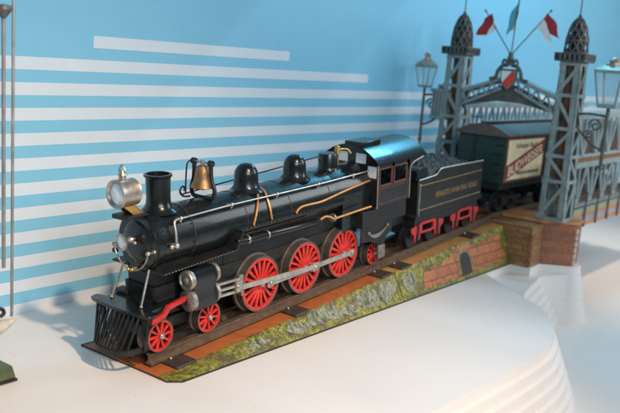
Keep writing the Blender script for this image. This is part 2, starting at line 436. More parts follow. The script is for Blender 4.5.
def slope_pt(x, u, lift=.1):
    """point on the near bank of the track: u=0 at the foot, 1 at the top"""
    zt = tz(x) - 1.28; yy = -6.08 + (6.08 - 4.4) * u; zz = ZF + .2 + (zt - ZF - .2) * (u ** .9)
    n = Vector((0, -(zt - ZF), 1.7)).normalized()
    return Vector((x, yy, zz)) + n * lift
def bank_patch(name, xu, mat, parent, off, lift=.14, sub=10):
    """a painted area following the bank: xu = list of (x, lower u, upper u)"""
    b = B(); rows = []
    for x, u0, u1 in xu: rows.append([slope_pt(x, u0 + (u1 - u0) * k / sub, lift) + 0 * off for k in range(sub + 1)])
    b.loft(rows, closed=False)
    o = b.build(name, mat, parent, 60); o.location = off; return o
def rock_mat():
    m, nt, b = new_mat('painted rock'); v = coords(nt, (1.5, 1, .55)); f = noise(nt, v, .75, 6, .6, 1.2); g = noise(nt, coords(nt), 4.5, 6, .7)
    c = ramp(nt, f, [(.32, (.04, .045, .02)), (.42, (.11, .12, .06)), (.5, (.22, .23, .16)), (.57, (.36, .36, .28)), (.62, (.11, .1, .055)), (.72, (.24, .24, .16))])
    c = mixc(nt, .7, c, ramp(nt, g, [(.38, (.35, .33, .22)), (.6, (1, 1, 1))]), 'MULTIPLY')
    nt.links.new(c, b.inputs['Base Color']); b.inputs['Roughness'].default_value = .5; b.inputs['Specular IOR Level'].default_value = .3
    bump(nt, b, f, .1, .05); return m
M['rock'] = rock_mat()
def rock(xa, xb, u0, u1, par, of, seed):
    rnd = random.Random(seed); L = []; n = 26
    a1, a2, a3 = (rnd.uniform(0, 6) for _ in range(3))
    for i in range(n + 1):
        t = i / n; x = xa + (xb - xa) * t; e = math.sin(PI * t) ** .5
        mid = (u0 + u1) / 2 + .06 * math.sin(5 * t + a1)
        L.append((x, max(.07, mid - (u1 - u0) / 2 * e * (.9 + .12 * math.sin(9 * t + a2))), min(.93, mid + (u1 - u0) / 2 * e * (.9 + .12 * math.sin(9 * t + a3) + .05 * math.sin(23 * t)))))
    bank_patch('rock_painting', L, 'rock', par, of, .06, 6)
for k, (xa, xb, u0, u1) in enumerate(((-4.8, -1.6, .15, .7), (1.2, 4.6, .1, .8), (4.4, 10.4, .08, .95), (10.2, 13.4, .08, .6), (13.2, 18.0, .1, .9), (17.4, 21.4, .12, .9))): rock(xa, xb, u0, u1, sec1, off1, k)
rock(22.9, 26.2, .15, .85, sec2, off2, 9)
xu = []
for i in range(61):
    x = 27.4 + i * (50.4 - 27.4) / 60
    top = .62 + .24 * (x - 27.4) / 23 + .05 * math.sin(x * 2.3) + .03 * math.sin(x * 5.7)
    if 35.0 < x < 42.4: top = max(top, .72 + .2 * math.sqrt(max(0, 1 - ((x - 38.7) / 3.7) ** 2)))
    if x < 28.2: top = .3 + .35 * (x - 27.4) / .8
    if x > 49.6: top = .3 + .55 * (50.4 - x) / .8
    xu.append((x, .10 + .03 * math.sin(x * 1.9), top))
bank_patch('brick_wall_painting', xu, 'brickred', sec2, off2, .06)
ring = [(38.7 + 2.15 * math.cos(a), max(.1, .5 + .33 * math.sin(a))) for a in [PI * k / 16 for k in range(17)]]
rb = B(); inner = [(38.7 + 1.35 * math.cos(a), .5 + .22 * math.sin(a)) for a in [PI * k / 16 for k in range(17)]]
rb.loft([[slope_pt(*a_, .1), slope_pt(*b_, .1)] for a_, b_ in zip([(40.85, .1)] + ring + [(36.55, .1)], [(40.05, .1)] + inner + [(37.35, .1)])], closed=False)
o = rb.build('arch_ring', 'brickbrown', sec2); o.location = off2
dr = B(); dp = [(40.1, .08)] + inner + [(37.3, .08)]
dr.prism([slope_pt(x, u, .09) for x, u in dp], (0, -.03, .02))
o = dr.build('arch_opening', paint('arch black', (.022, .017, .014), .6), sec2); o.location = off2

# ------------------------------------------------------------------ brick pier under the tower
def pier():
    t = thing('brick_pier', 'red brick painted tin pier with brown stepped side under the near bridge tower', 'bridge pier', (57, -9, ZF))
    of = Vector((-57, 9, -ZF)); TOP = 3.55
    b = B(); b.prism([Vector((x, y, ZF + .02)) + of for x, y in ((55.9, 6), (55.9, -8.4), (58.7, -12.55), (59.5, -12.9), (62.3, -12.5), (62.3, 6))], (0, 0, TOP - ZF))
    o = b.build('brick_block', 'brickpier', t, bevel=.08)
    b = B(); b.prism([Vector((x, y, ZF + .02)) + of for x, y in ((52.0, 6), (52.0, -9.0), (55.85, -9.0), (55.85, 6))], (0, 0, TOP - ZF - .15))
    b.build('side_block', 'brickbrown', t, bevel=.08)
    b = B(); b.prism([Vector((x, y, TOP + .02)) + of for x, y in ((55.7, 5.9), (55.7, -8.5), (58.6, -12.75), (59.5, -13.1), (62.5, -12.7), (62.5, 5.9))], (0, 0, .4))
    b.build('coping', 'orangeband', t, bevel=.06)
    for z in (0., .95, 1.9, 2.85, 3.8, 4.75):
        b = B(); b.box(Vector((59.15, -13.0, ZF + .1 + z)) + of, Vector((59.75, -12.6, ZF + .8 + z)) + of); b.build('quoin', 'bone', t)
    for z in (0.3, 1.5, 2.7, 3.9):
        b = B(); b.box(Vector((51.8, -9.25, ZF + z)) + of, Vector((52.5, -8.6, ZF + z + .8)) + of); b.build('corner_stone', 'brickpier', t)
pier()

# ------------------------------------------------------------------ wheels
def wheel_mesh(R, nsp, tread=1.15, flange=.22):
    """spoked face towards -y at y=0, tread behind it; returns builders (tyre, spokes)"""
    ty = B(); n = 48
    ty.lathe((0, 0, 0), (0, 1, 0), [(0, R * .94), (0, R), (tread * .7, R + .02), (tread * .74, R + flange), (tread, R + flange), (tread, R * .8), (.3, R * .9), (0, R * .94)], n)
    sp = B()
    sp.lathe((0, .03, 0), (0, 1, 0), [(0, R * .85), (0, R * .945), (.3, R * .945), (.3, R * .85), (0, R * .85)], n)
    for k in range(nsp):
        a = 2 * PI * k / nsp; d = Vector((math.cos(a), 0, math.sin(a)))
        sp.bar(d * R * .12 + Vector((0, .17, 0)), d * R * .88 + Vector((0, .17, 0)), R * .1 * (1.25 if nsp < 12 else 1), .2, up=(0, 1, 0))
    sp.lathe((0, -.02, 0), (0, 1, 0), [(0, .02), (0, R * .19), (.3, R * .22), (.36, .02)], 24)
    bk = B(); bk.lathe((0, .42, 0), (0, 1, 0), [(0, .02), (0, R * .88), (.04, R * .88), (.04, .02)], n)
    return ty, sp, bk
def make_wheel(R, nsp, name, hub_r=.26):
    ty, sp, bk = wheel_mesh(R, nsp)
    w = ty.build(name, 'tyre'); s_ = sp.build('spokes', 'red', w); k = bk.build('backing', 'matt', w)
    h = B(); h.lathe((0, -.28, 0), (0, 1, 0), [(0, .02), (0, hub_r * .8), (.06, hub_r), (.3, hub_r)], 16); h.build('axle_hub', 'steel', w)
    return w
def put_wheel(w, parent, loc, first, turn=0.):
    if first: o = w
    else:
        o = w.copy(); COL.objects.link(o)
        for c in list(w.children):
            d = c.copy(); COL.objects.link(d); d.parent = o
    o.parent = parent; o.location = loc; o.rotation_euler = (0, turn, 0)
    return o
def far_wheel(R, parent, loc, name):
    b = B(); b.lathe((0, 0, 0), (0, -1, 0), [(0, .02), (0, R), (.8, R), (.84, R + .2), (1.1, R + .2), (1.1, .02)], 36)
    o = b.build(name, 'tyre', parent); o.location = loc; return o

# ------------------------------------------------------------------ locomotive
loco = thing('steam_locomotive', 'black toy steam locomotive with red spoked wheels, cowcatcher, bell and domes', 'toy locomotive', (0, 0, 0), (0, -INC, 0))
ZB, RB = 9.37, 2.66
def on_boiler(x, ang, r=RB):
    """ang in degrees from straight up towards the near side"""
    a = math.radians(ang); return Vector((x, -r * math.sin(a), ZB + r * math.cos(a)))
b = B()
b.lathe((-12.98, 0, ZB), (1, 0, 0), [(0, RB - .12), (.06, RB + .03), (.5, RB + .05), (.52, RB - .02), (4.3, RB - .02), (4.32, RB + .0), (31.6, RB + .0)], 64)
for x in (-12.2, -8.95):
    for k in range(-7, 27):
        p = on_boiler(x, k * 9 - 20, RB + .02); b.ball(p, .07, 6)
for k in range(13): b.ball(on_boiler(-12 + k * .28 + .1, 118, RB), .06, 6)
for k in range(24):
    a = 2 * PI * k / 24; b.ball((-13.06, 2.42 * math.sin(a), ZB + 2.42 * math.cos(a)), .055, 6)
boiler = b.build('boiler', 'enamel', loco, 30)
b = B()                                                        # smokebox front
b.lathe((-13.0, 0, ZB), (-1, 0, 0), [(-.05, .05), (-.05, RB - .1), (.1, RB - .22), (.1, RB - .75), (.18, RB - .82), (.22, 1.75), (.3, 1.6), (.42, .9), (.5, .3), (.5, .02)], 56)
b.build('smokebox_front', 'enamel', loco, 30)
b = B()
for x in (-8.75, -1.9, 4.6, 11.2):                             # boiler bands, thin worn lines
    b.lathe((x, 0, ZB), (1, 0, 0), [(0, RB - .05), (.0, RB + .03), (.07, RB + .03), (.07, RB - .05)], 64)
b.build('boiler_band', paint('worn band', (.05, .028, .018), .5, var=.5), loco)
b = B()                                                        # wider firebox end under the cab front
b.lathe((12.4, 0, ZB), (1, 0, 0), [(0, RB), (1.4, RB + .1), (6.6, RB + .12)], 56)
b.prism_y([(13.4, 5.2), (18.6, 5.2), (18.6, 9.3), (13.4, 9.3)], -RB - .1, RB + .1)
b.build('firebox', 'enamel', loco)
# chimney
b = B()
zb = ZB + RB
b.lathe((-10.62, 0, zb - .35), (0, 0, 1), [(0, 1.75), (.1, 1.6), (.4, 1.3), (.75, 1.12), (1.2, 1.06), (3.05, 1.1), (3.1, 1.18), (3.2, 1.26), (3.36, 1.24), (3.38, 1.02), (2.6, .95), (2.55, .02)], 40)
b.build('chimney', 'enamel', loco, 35)
# domes
for x, h, r in ((.74, 2.42, 1.2), (8.3, 2.32, 1.2)):
    b = B(); P = [(-.35, r + .55), (-.2, r + .4), (.05, r + .16), (.3, r + .02), (h * .45, r)]
    for k in range(1, 9):
        a = k / 8 * PI / 2; P.append((h * .45 + math.sin(a) * h * .55, max(.02, r * math.cos(a) ** .8)))
    b.lathe((x, 0, zb), (0, 0, 1), P, 40); b.build('steam_dome', 'enamel', loco, 50)
b = B(); b.lathe((14.15, 0, zb), (0, 0, 1), [(-.3, 1.35), (0, 1.15), (.25, 1.1), (1.55, 1.1), (1.7, 1.02), (1.75, .02)], 32)
b.build('sand_dome', 'enamel', loco, 35)
b = B(); b.lathe((15.6, -.2, 12.2), (0, 0, 1), [(0, .2), (1.3, .2), (1.35, .3), (2.1, .3), (2.2, .12), (2.3, .02)], 14)
b.tube([(15.6, -.2, 13.9), (15.9, -.6, 14.05), (16.5, -1.0, 13.95), (16.8, -1.2, 13.5)], .1)
b.build('whistle', 'brass', loco)
# headlight
b = B(); HX, HZ = -15.25, 13.95
b.lathe((HX, 0, HZ), (1, 0, 0), [(.25, .05), (.25, .95), (0, 1.1), (-.08, 1.2), (0, 1.26), (.25, 1.24), (.3, 1.16), (1.75, 1.12), (1.85, 1.16), (1.95, 1.08), (2.0, .02)], 44)
hl = b.build('headlight', 'nickel', loco, 35)
b = B(); b.lathe((HX, 0, HZ), (1, 0, 0), [(.22, .98), (.05, .8), (-.06, .4), (-.08, .02)], 36); b.build('lens', 'lens', hl)
b = B(); b.lathe((HX + .75, 0, HZ + 1.05), (0, 0, 1), [(0, .5), (.12, .48), (.2, .32), (.45, .3), (.5, .4), (.62, .38), (.8, .2), (.95, .16), (.98, .02)], 20)
b.build('lamp_cap', 'nickel', hl)
b = B(); b.tube([(HX + .75, -.28, HZ + 1.65), (HX + .75, -.36, HZ + 2.0), (HX + .75, 0, HZ + 2.4), (HX + .75, .36, HZ + 2.0), (HX + .75, .28, HZ + 1.65)], .07, 8); b.build('lamp_ring', 'nickel', hl)
b = B()
b.prism_y([(-14.9, 12.9), (-13.75, 12.9), (-13.0, 12.05), (-13.9, 12.05)], -.62, -.5); b.prism_y([(-14.9, 12.9), (-13.75, 12.9), (-13.0, 12.05), (-13.9, 12.05)], .5, .62)
b.prism_y([(-13.85, 12.95), (-13.7, 12.95), (-12.85, 12.05), (-13.05, 12.05)], -.62, .62)
b.build('lamp_bracket', 'brass', loco)
b = B(); b.box((-14.9, -1.05, 11.9), (-12.7, 1.05, 12.08), .03); b.box((-14.9, -1.05, 11.72), (-14.75, 1.05, 11.95)); b.box((-13.6, -.85, 11.55), (-12.8, .85, 11.92)); b.build('lamp_shelf', 'matt', loco)
# small centre lamp on the smokebox door
b = B(); b.lathe((-14.95, 0, 9.75), (1, 0, 0), [(.2, .05), (.1, .6), (-.02, .7), (.05, .78), (.2, .74), (.55, .42), (.7, .2), (.9, .16), (1.0, .26), (1.15, .3), (1.2, .18), (1.6, .18)], 32)
sl = b.build('door_lamp', 'nickel', loco, 40)
b = B(); b.lathe((-14.9, 0, 9.75), (1, 0, 0), [(.08, .6), (-.02, .4), (-.06, .02)], 28); b.build('lens', 'lens', sl)
b = B(); b.cyl((-13.9, -.62, 9.62), (-13.9, .25, 9.78), .12, .1, 12); b.ball((-13.9, -.66, 9.61), .16, 10); b.build('door_knob', 'nickel', loco)
# grab rail round the smokebox front
b = B()
pts = []
for k in range(13):
    a = math.radians(100 + k * (160 / 12)); pts.append((-13.85, -2.25 * math.sin(a), 9.35 + 2.3 * math.cos(a)))
b.tube(pts, .075, 8); b.build('front_grab_rail', 'steel', loco)
for p in (pts[0], pts[-1]):
    b = B(); b.ball(p, .22, 12); b.cyl(p, (p[0] + .9, p[1], p[2]), .08, .1, 10); b.ball((p[0] + .72, p[1], p[2]), .2, 12); b.build('rail_knob', 'nickel', loco)
b = B(); b.cyl((-13.9, .1, 7.05), (-13.3, .1, 7.05), .16, n=12); b.ball((-13.9, -.15, 7.1), .17, 10); b.ball((-13.9, .35, 7.05), .17, 10); b.build('rail_knob', 'brass', loco)
b = B(); b.box((-13.5, 2.55, 8.0), (-13.1, 2.95, 8.35)); b.build('door_hinge', 'matt', loco)
for s in (-1, 1):
    b = B(); b.cyl((-13.2, 1.65 * s + .1, 7.25), (-14.4, 1.95 * s + .15, 4.25), .1, .1, 10); b.ball((-14.4, 1.95 * s + .15, 4.25), .17, 10); b.build('smokebox_strut', 'steel', loco)
# saddle and plate under the smokebox
b = B(); b.prism_x([(-1.9, 4.2), (1.9, 4.2), (1.5, 5.6), (1.95, 7.7), (-1.95, 7.7), (-1.5, 5.6)], -12.7, -8.6); b.build('smokebox_saddle', 'matt', loco)
# bell
b = B(); BX = -5.2; zs = ZB + RB
for s in (-1, 1):
    b.tube([(BX, 0, zs - .02), (BX, .7 * s, zs - .02), (BX, 1.3 * s, zs + .1), (BX + .03, 1.5 * s, zs + .8), (BX, 1.15 * s, zs + 1.8), (BX, 1.08 * s, zs + 2.9), (BX, 1.1 * s, zs + 3.35)], .2, 10)
    b.cyl((BX, 1.3 * s, zs + 3.3), (BX, .9 * s, zs + 3.3), .3, n=16)
b.build('bell_yoke', 'matt', loco)
b = B(); b.tube([(BX, 1.4, zs + 3.35), (BX - .5, 1.5, zs + 3.0), (BX - .7, 1.5, zs + 1.4), (BX - .75, 1.5, zs + .3)], .08, 8)
b.tube([(BX - .55, 1.1, zs + .02), (BX - 1.1, 1.4, zs + .05), (BX - 1.45, 1.5, zs + .5), (BX - 1.2, 1.5, zs + .95), (BX - .85, 1.5, zs + .8), (BX - .95, 1.5, zs + .5)], .1, 8); b.build('bell_lever', 'matt', loco)
b = B(); b.lathe((BX, 0, zs + .95), (0, 0, 1), [(.25, .02), (.1, .9), (0, 1.12), (.06, 1.16), (.2, 1.08), (.55, .9), (1.0, .76), (1.35, .72), (1.75, .64), (2.0, .48), (2.1, .2), (2.15, .02)], 40)
bell = b.build('bell', 'bronze', loco, 35)
b = B(); b.cyl((BX, 0, zs + 3.0), (BX, 0, zs + 3.5), .16, .2, 14); b.cyl((BX, -1., zs + 3.3), (BX, 1., zs + 3.3), .09, n=10); b.build('crown', 'steel', bell)
b = B(); b.ball((BX, 0, zs + .85), .2, 12); b.cyl((BX, 0, zs + .9), (BX, 0, zs + 1.6), .06, n=8); b.build('clapper', 'matt', bell)
# handrails
b = B(); hz = [(-10.6, 11.42), (-3.9, 11.5), (2.6, 11.42), (9.3, 11.36), (15.7, 11.4), (18.9, 11.45)]
b.tube([(x, -2.5, z) for x, z in hz], .085, 8)
b.tube([(-10.6, -2.5, 11.42), (-11.0, -2.52, 11.36), (-11.2, -2.62, 11.1), (-11.25, -2.85, 10.3), (-11.3, -2.95, 9.3)], .13, 10)
b.build('handrail', 'nickel', loco)
for x, z in ((-10.3, 11.42), (-3.9, 11.5), (2.6, 11.42), (9.3, 11.36), (15.7, 11.4)):
    b = B(); b.ball((x, -2.5, z), .2, 12); b.cyl((x, -2.5, z), (x, -1.85, z - .15), .1, .13, 10); b.ball((x + .05, -2.35, z - .28), .13, 8); b.build('rail_knob', 'nickel', loco)
b = B(); b.ball((-11.3, -2.98, 9.25), .28, 14); b.cyl((-11.3, -2.98, 9.25), (-11.5, -2.5, 9.3), .2, n=12); b.ball((-11.75, -2.85, 9.22), .24, 12); b.build('pipe_flange', 'nickel', loco)
b = B(); b.tube([(-6, 2.0, 12.1), (0, 2.0, 12.35), (8, 2.0, 12.65), (18.7, 2.0, 13.1)], .075, 8); b.build('far_handrail', 'matt', loco)
# gilt pipes on the boiler side
def boiler_tube(pts, r, name, mat='copper'):
    b = B(); b.tube([on_boiler(x, a, RB + r * .75) for x, a in pts], r, 8); return b.build(name, mat, loco)
boiler_tube([(1.42, 15), (.75, 33), (.05, 52), (-.7, 75), (-1.15, 97)], .125, 'sand_pipe')
boiler_tube([(1.75, 15), (1.75, 33), (1.45, 52), (1.35, 75), (1.5, 96)], .125, 'sand_pipe')
boiler_tube([(5.3, 98), (5.7, 90), (6.6, 86.5), (9.2, 88), (11.0, 85), (13.5, 79), (16.2, 74), (19.0, 70)], .13, 'injector_pipe')
b = B(); b.tube([(8.6, -3.35, 7.78), (9.4, -3.4, 7.98), (10.4, -3.4, 7.72), (10.9, -3.4, 7.45), (12, -3.4, 7.45), (15, -3.5, 7.55), (17.7, -3.6, 7.62)], .13, 8); b.build('feed_pipe', 'copper', loco)
# running boards
b = B()
b.prism_y([(-13.2, 7.05), (-4.2, 7.25), (-4.2, 7.4), (-13.2, 7.2)], -3.35, -1.2)
b.prism_y([(-4.4, 7.3), (-3.4, 9.0), (-3.2, 8.95), (-4.1, 7.3)], -3.45, -1.2)
b.prism_y([(-3.5, 8.92), (14.2, 8.72), (14.2, 8.88), (-3.5, 9.08)], -3.45, -1.2)
b.mi = 1
for k in range(24): b.ball((-12.9 + k * .37, -3.36, 7.14 + k * .009), .055, 6)
for k in range(30): b.ball((-3.2 + k * .58, -3.2, 9.06 - k * .0065), .06, 6)
b.build('running_board', ['matt', 'rodsteel'], loco)
b = B()
b.prism_y([(-13.2, 7.05), (-4.2, 7.25), (-3.5, 8.92), (14.2, 8.72), (14.2, 8.88), (-3.5, 9.08), (-4.2, 7.4), (-13.2, 7.2)], 1.2, 3.35); b.build('far_running_board', 'matt', loco)
b = B(); b.lathe((-4.0, -3.1, 8.0), (1, 0, -.035), [(0, .02), (.05, .3), (.2, .42), (12.2, .42), (12.4, .3), (12.45, .02)], 20)
tk = b.build('air_tank', 'enamel', loco)
for x in (-2.6, .2, 11.0):
    q = B(); q.lathe((x, -3.1, 8.0 - (x + 4) * .035), (1, 0, -.035), [(0, .4), (0, .47), (.22, .47), (.22, .4)], 20); q.build('tank_band', 'steel', tk)
# frames, cylinders
b = B(); b.box((-13.0, -1.55, 2.6), (17, 1.55, 5.6)); b.box((-13, -1.9, 4.4), (17.5, 1.9, 5.6)); b.box((-4.3, -1.75, 5.6), (17, 1.75, 9.0))
b.prism_y([(-12.8, 4.3), (-7.5, 4.3), (-6.8, 3.2), (-4.2, 3.2), (-4.2, 7.2), (-12.8, 7.1)], -1.7, 1.7)
b.build('main_frame', 'matt', loco)
def cylinder_block(s, name):
    y = -3.35 * s
    b = B()
    b.prism([(-10.15, y + .75 * s, 2.9), (-10.15, y - .0 * s - .62 * s, 3.15), (-10.15, y - .72 * s, 4.2), (-10.15, y - .5 * s, 5.2), (-10.15, y - .72 * s, 5.75), (-10.15, y - .5 * s, 6.6), (-10.15, y, 6.85), (-10.15, y + .75 * s, 6.7), (-10.15, y + 1.9 * s, 6.0), (-10.15, y + 1.9 * s, 2.9)], (2.75, 0, 0))
    cb = b.build(name, 'enamel', loco, bevel=.05)
    b = B(); b.lathe((-10.75, y, 6.0), (1, 0, 0), [(-.02, .02), (-.04, .2), (.02, .3), (.1, .32), (.12, .62), (.02, .68), (.02, .85), (.1, .9), (.5, .9), (.62, .82), (.7, .02)], 32); b.build('valve_cap', 'steel', cb)
    b = B(); b.lathe((-10.6, y, 4.1), (1, 0, 0), [(0, .02), (0, .85), (.08, .98), (.5, 1.0), (.55, .02)], 32); b.build('cylinder_cap', 'steel', cb)
    b = B(); b.box((-10.66, y - .12, 3.75), (-10.58, y + .12, 4.3), .04); b.build('key_hole', 'matt', cb)
    b = B(); b.lathe((-7.5, y, 6.0), (1, 0, 0), [(0, .02), (0, .86), (.3, .9), (.36, .8), (.4, .02)], 28); b.build('rear_cap', 'steel', cb)
    b = B(); b.lathe((-7.5, y, 4.15), (1, 0, 0), [(0, .02), (0, .95), (.3, .98), (.36, .02)], 28); b.build('rear_cap', 'steel', cb)
    return cb
cylinder_block(1, 'cylinder'); cylinder_block(-1, 'cylinder')
b = B()
for z, h in ((4.62, .2), (4.0, .2), (3.45, .22)): b.bar((-7.3, -3.35, z), (-3.5, -3.35, z - .18), .22, h)
b.build('slide_bar', 'rodsteel', loco)
b = B(); b.box((-3.75, -3.6, 2.75), (-3.5, -3.05, 4.55), .04); b.box((-3.9, -3.45, 4.35), (-3.3, -3.0, 4.8), .05); b.build('slide_bar_hanger', 'steel', loco)
b = B(); b.box((-4.5, -3.65, 3.2), (-3.72, -3.1, 4.35), .08); b.ball((-4.3, -3.62, 3.9), .2, 10); b.ball((-4.2, -3.62, 3.4), .16, 10); b.build('crosshead', 'steel', loco)
# rods
def rod(x0, x1, y, z0, z1, h, name, ends):
    b = B(); b.bar((x0, y, z0), (x1, y, z1), .16, h)
    for x, z, r in ends: b.box((x - r, y - .12, z - r * .9), (x + r, y + .12, z + r * .9), .06)
    return b.build(name, 'rodsteel', loco)
PX = 1.0; DX = [0, 6.932, 13.864]
rod(DX[0] + PX - .2, DX[2] + PX + .25, -3.12, 2.72, 2.72, .52, 'coupling_rod', [(DX[0] + PX, 2.72, .45), (DX[1] + PX, 2.72, .5), (DX[2] + PX, 2.72, .42)])
rod(-3.6, DX[1] + PX + .1, -3.38, 3.55, 2.8, .5, 'connecting_rod', [(DX[1] + PX, 2.8, .48)])
for x in DX:
    b = B(); b.lathe((x + PX, -3.62 if x == DX[1] else -3.4, 2.75), (0, 1, 0), [(0, .02), (0, .2), (.06, .27), (.16, .28), (.2, .2), (.9, .2)], 16); b.build('crank_pin', 'steel', loco)
# wheels
W = make_wheel(2.8, 18, 'driving_wheel', .3)
for i, x in enumerate(DX): put_wheel(W, loco, (x, -2.75, 2.8), i == 0, .1)
q = B(); q.box((.2, -2.86, 2.2), (1.5, -2.7, 3.3), .2); 
qo = q.build('crank_boss', 'red', loco)
for x in DX[1:]: child(qo, 'crank_boss', loco, (x, 0, 0))
Wp = make_wheel(1.455, 10, 'pony_wheel', .26)
for i, x in enumerate((-13.1, -7.2, 20.1)): put_wheel(Wp, loco, (x, -2.75, 1.455), i == 0, .25 * i)
for x in DX: far_wheel(2.8, loco, (x, 2.75, 2.8), 'driving_wheel')
for x in (-13.1, -7.2, 20.1): far_wheel(1.455, loco, (x, 2.75, 1.455), 'pony_wheel')
b = B()
for x, z in [(x, 2.8) for x in DX] + [(x, 1.455) for x in (-13.1, -7.2, 20.1)]: b.cyl((x, -2.6, z), (x, 2.6, z), .3, n=12)
b.build('axles', 'matt', loco)
b = B(); b.box((-13.9, -1.5, 1.2), (-6.2, 1.5, 2.3), .1); b.cyl((-10.1, 0, 2.2), (-10.1, 0, 3.0), .8, n=20); b.build('bogie_frame', 'matt', loco)
# front deck, pilot
b = B()
fr = [(-10.2, -2.95), (-14.3, -2.95), (-14.55, -3.9), (-14.9, -3.95), (-15.35, -3.8), (-15.55, -3.2), (-15.7, -1.5), (-15.75, 0), (-15.7, 1.5), (-15.55, 3.2), (-15.35, 3.8), (-14.9, 3.95), (-14.55, 3.9), (-14.3, 2.95), (-10.2, 2.95)]
b.prism([(x, y, 3.85) for x, y in fr], (0, 0, .3)); b.build('front_deck', 'enamel', loco, bevel=.05)
b = B(); b.box((-13.2, 1.6, 4.16), (-12.2, 3.2, 4.5), .04); b.build('deck_box', 'matt', loco)
b = B()
yz = -3.0
b.prism_y([(-14.5, 3.5), (-13.2, 3.7), (-12.75, 4.25), (-10.6, 4.55), (-10.6, 4.15), (-12.5, 3.85), (-13.0, 3.3), (-14.6, 3.05)], -3.35, -3.05); b.build('bogie_side_bar', 'redframe', loco)
b = B(); N_ = 13
def nose(u, hw, xb, xf, pw):
    y = hw * u; return xb - (xb - xf) * (1 - min(1, abs(u)) ** pw) ** (1 / pw), y
bars = []
for k in range(N_):
    u = -1 + 2 * k / (N_ - 1)
    xt, yt = nose(u, 3.3, -14.9, -15.5, 4); xl, yl = nose(u, 2.5, -14.75, -17.1, 2.6)
    yl *= 1.0
    bar_ = B(); bar_.bar((xt, yt, 3.9), (xl, yl, .75), .15, .18, up=(-1, 0, .4)); bar_.build('pilot_bar', 'matt', loco)
b = B(); P = [nose(-1 + 2 * k / 24, 2.5, -14.75, -17.1, 2.6) for k in range(25)]
b.loft([[(x - .12, y, .45), (x - .12, y, .95), (x + .12, y, .95), (x + .12, y, .45)] for x, y in P]); b.build('pilot_rim', 'matt', loco)
for s in (-1, 1):
    b = B(); b.prism_y([(-15.1, 3.9), (-14.7, 3.9), (-14.65, .6), (-14.95, .5)], 2.55 * s, 2.75 * s); b.build('pilot_side', 'matt', loco)
b = B(); b.box((-14.5, -2.6, 3.4), (-14.3, 2.6, 3.86)); b.build('pilot_beam', 'redframe', loco)
# cab
YC = 3.7
b = B(); X0, X1 = 18.75, 25.9
def side(y0, y1, name):
    q = B()
    q.box((X0, y0, 7.3), (X1, y1, 9.65)); q.box((X0, y0, 9.65), (X0 + .35, y1, 12.3)); q.box((21.75, y0, 9.65), (22.15, y1, 12.3)); q.box((25.0, y0, 9.65), (25.55, y1, 12.0))
    q.box((X0, y0, 11.75), (25.2, y1, 12.35))
    q.prism_y([(25.0, 11.7), (25.55, 10.6), (25.75, 11.2), (26.4, 11.75), (28.6, 12.1), (28.9, 12.35), (25.0, 12.4)], y0, y1)
    return q.build(name, 'cabblack', loco)
cs = side(-YC, -YC + .16, 'cab_side'); side(YC - .16, YC, 'cab_side')
for xa, xb in ((19.1, 21.75), (22.15, 25.0)):
    q = B()
    for a_, c_ in (((xa, 9.65), (xb, 9.8)), ((xa, 11.6), (xb, 11.75)), ((xa, 9.8), (xa + .14, 11.6)), ((xb - .14, 9.8), (xb, 11.6))):
        q.box((a_[0], -YC - .05, a_[1]), (c_[0], -YC + .1, c_[1]))
    q.build('window_frame', 'redline', cs)
q = B()
for a_, c_ in (((19.2, 9.25), (25.3, 9.33)), ((19.2, 7.55), (25.3, 7.63)), ((19.2, 7.63), (19.28, 9.25)), ((25.22, 7.63), (25.3, 9.25)), ((19.0, 9.5), (25.5, 9.57))):
    q.box((a_[0], -YC - .025, a_[1]), (c_[0], -YC + .02, c_[1]))
q.build('lining', 'redline', cs)
q = B(); q.box((X0 - .06, -YC - .08, 7.1), (X0 + .12, -YC + .06, 12.3), .03)
q.tube([(25.8, -YC - .02, 7.3), (25.75, -YC - .02, 10.2), (25.85, -YC - .02, 11.1), (26.6, -YC - .02, 11.62), (28.6, -YC - .02, 12.0)], .08, 8)
q.build('edge_beading', 'steel', cs)
def arch(y): return 14.22 - (abs(y) / 4.0) ** 2.3 * 1.85
q = B()
ys = [-4.0 + 8.0 * k / 32 for k in range(33)]
q.loft([[(x, y, arch(y)) for y in ys] + [(x, y, arch(y) - .16) for y in ys[::-1]] for x in (18.3, 28.9)]); q.build('cab_roof', 'enamel', loco, 30)
q = B()                                                        # front wall of the cab with its windows
ring_o = [(y, arch(y) - .15) for y in [-YC + 2 * YC * k / 24 for k in range(25)]]
def wallpoly(pts): q.prism_x(pts, X0 + .02, X0 + .17)
# strips left between the openings on each side of the boiler
for s in (-1, 1):
    wallpoly([(s * .55, 10), (s * .55, arch(.55) - .15), (s * .0, arch(0) - .15), (0, 10)])
    wallpoly([(s * .55, 13.25), (s * .55, arch(.55) - .15), (s * 1.2, arch(1.2) - .15), (s * 2.0, arch(2.) - .15), (s * 2.0, 13.25)])
    wallpoly([(s * 2.0, 11.95), (s * 2.0, arch(2.) - .15), (s * 2.8, arch(2.8) - .15), (s * 3.54, arch(3.54) - .15), (s * 3.54, 11.95)])
    wallpoly([(s * 2.2, 7.4), (s * 2.2, 10.6), (s * 3.54, 10.6), (s * 3.54, 7.4)])
    wallpoly([(s * .55, 10), (s * .55, 12.1), (s * 2.0, 12.1), (s * 2.25, 11.95), (s * 2.25, 10)])
q.build('cab_front', 'cabblack', loco)
for s in (-1, 1):
    q = B(); q.box((X0 + .06, s * .55, 12.1), (X0 + .1, s * 2.0, 13.25)); q.build('front_window', 'celluloid', loco)
    q = B(); q.box((X0 + .06, s * 2.25, 10.6), (X0 + .1, s * 3.54, 11.95)); q.build('front_window', 'celluloid', loco)
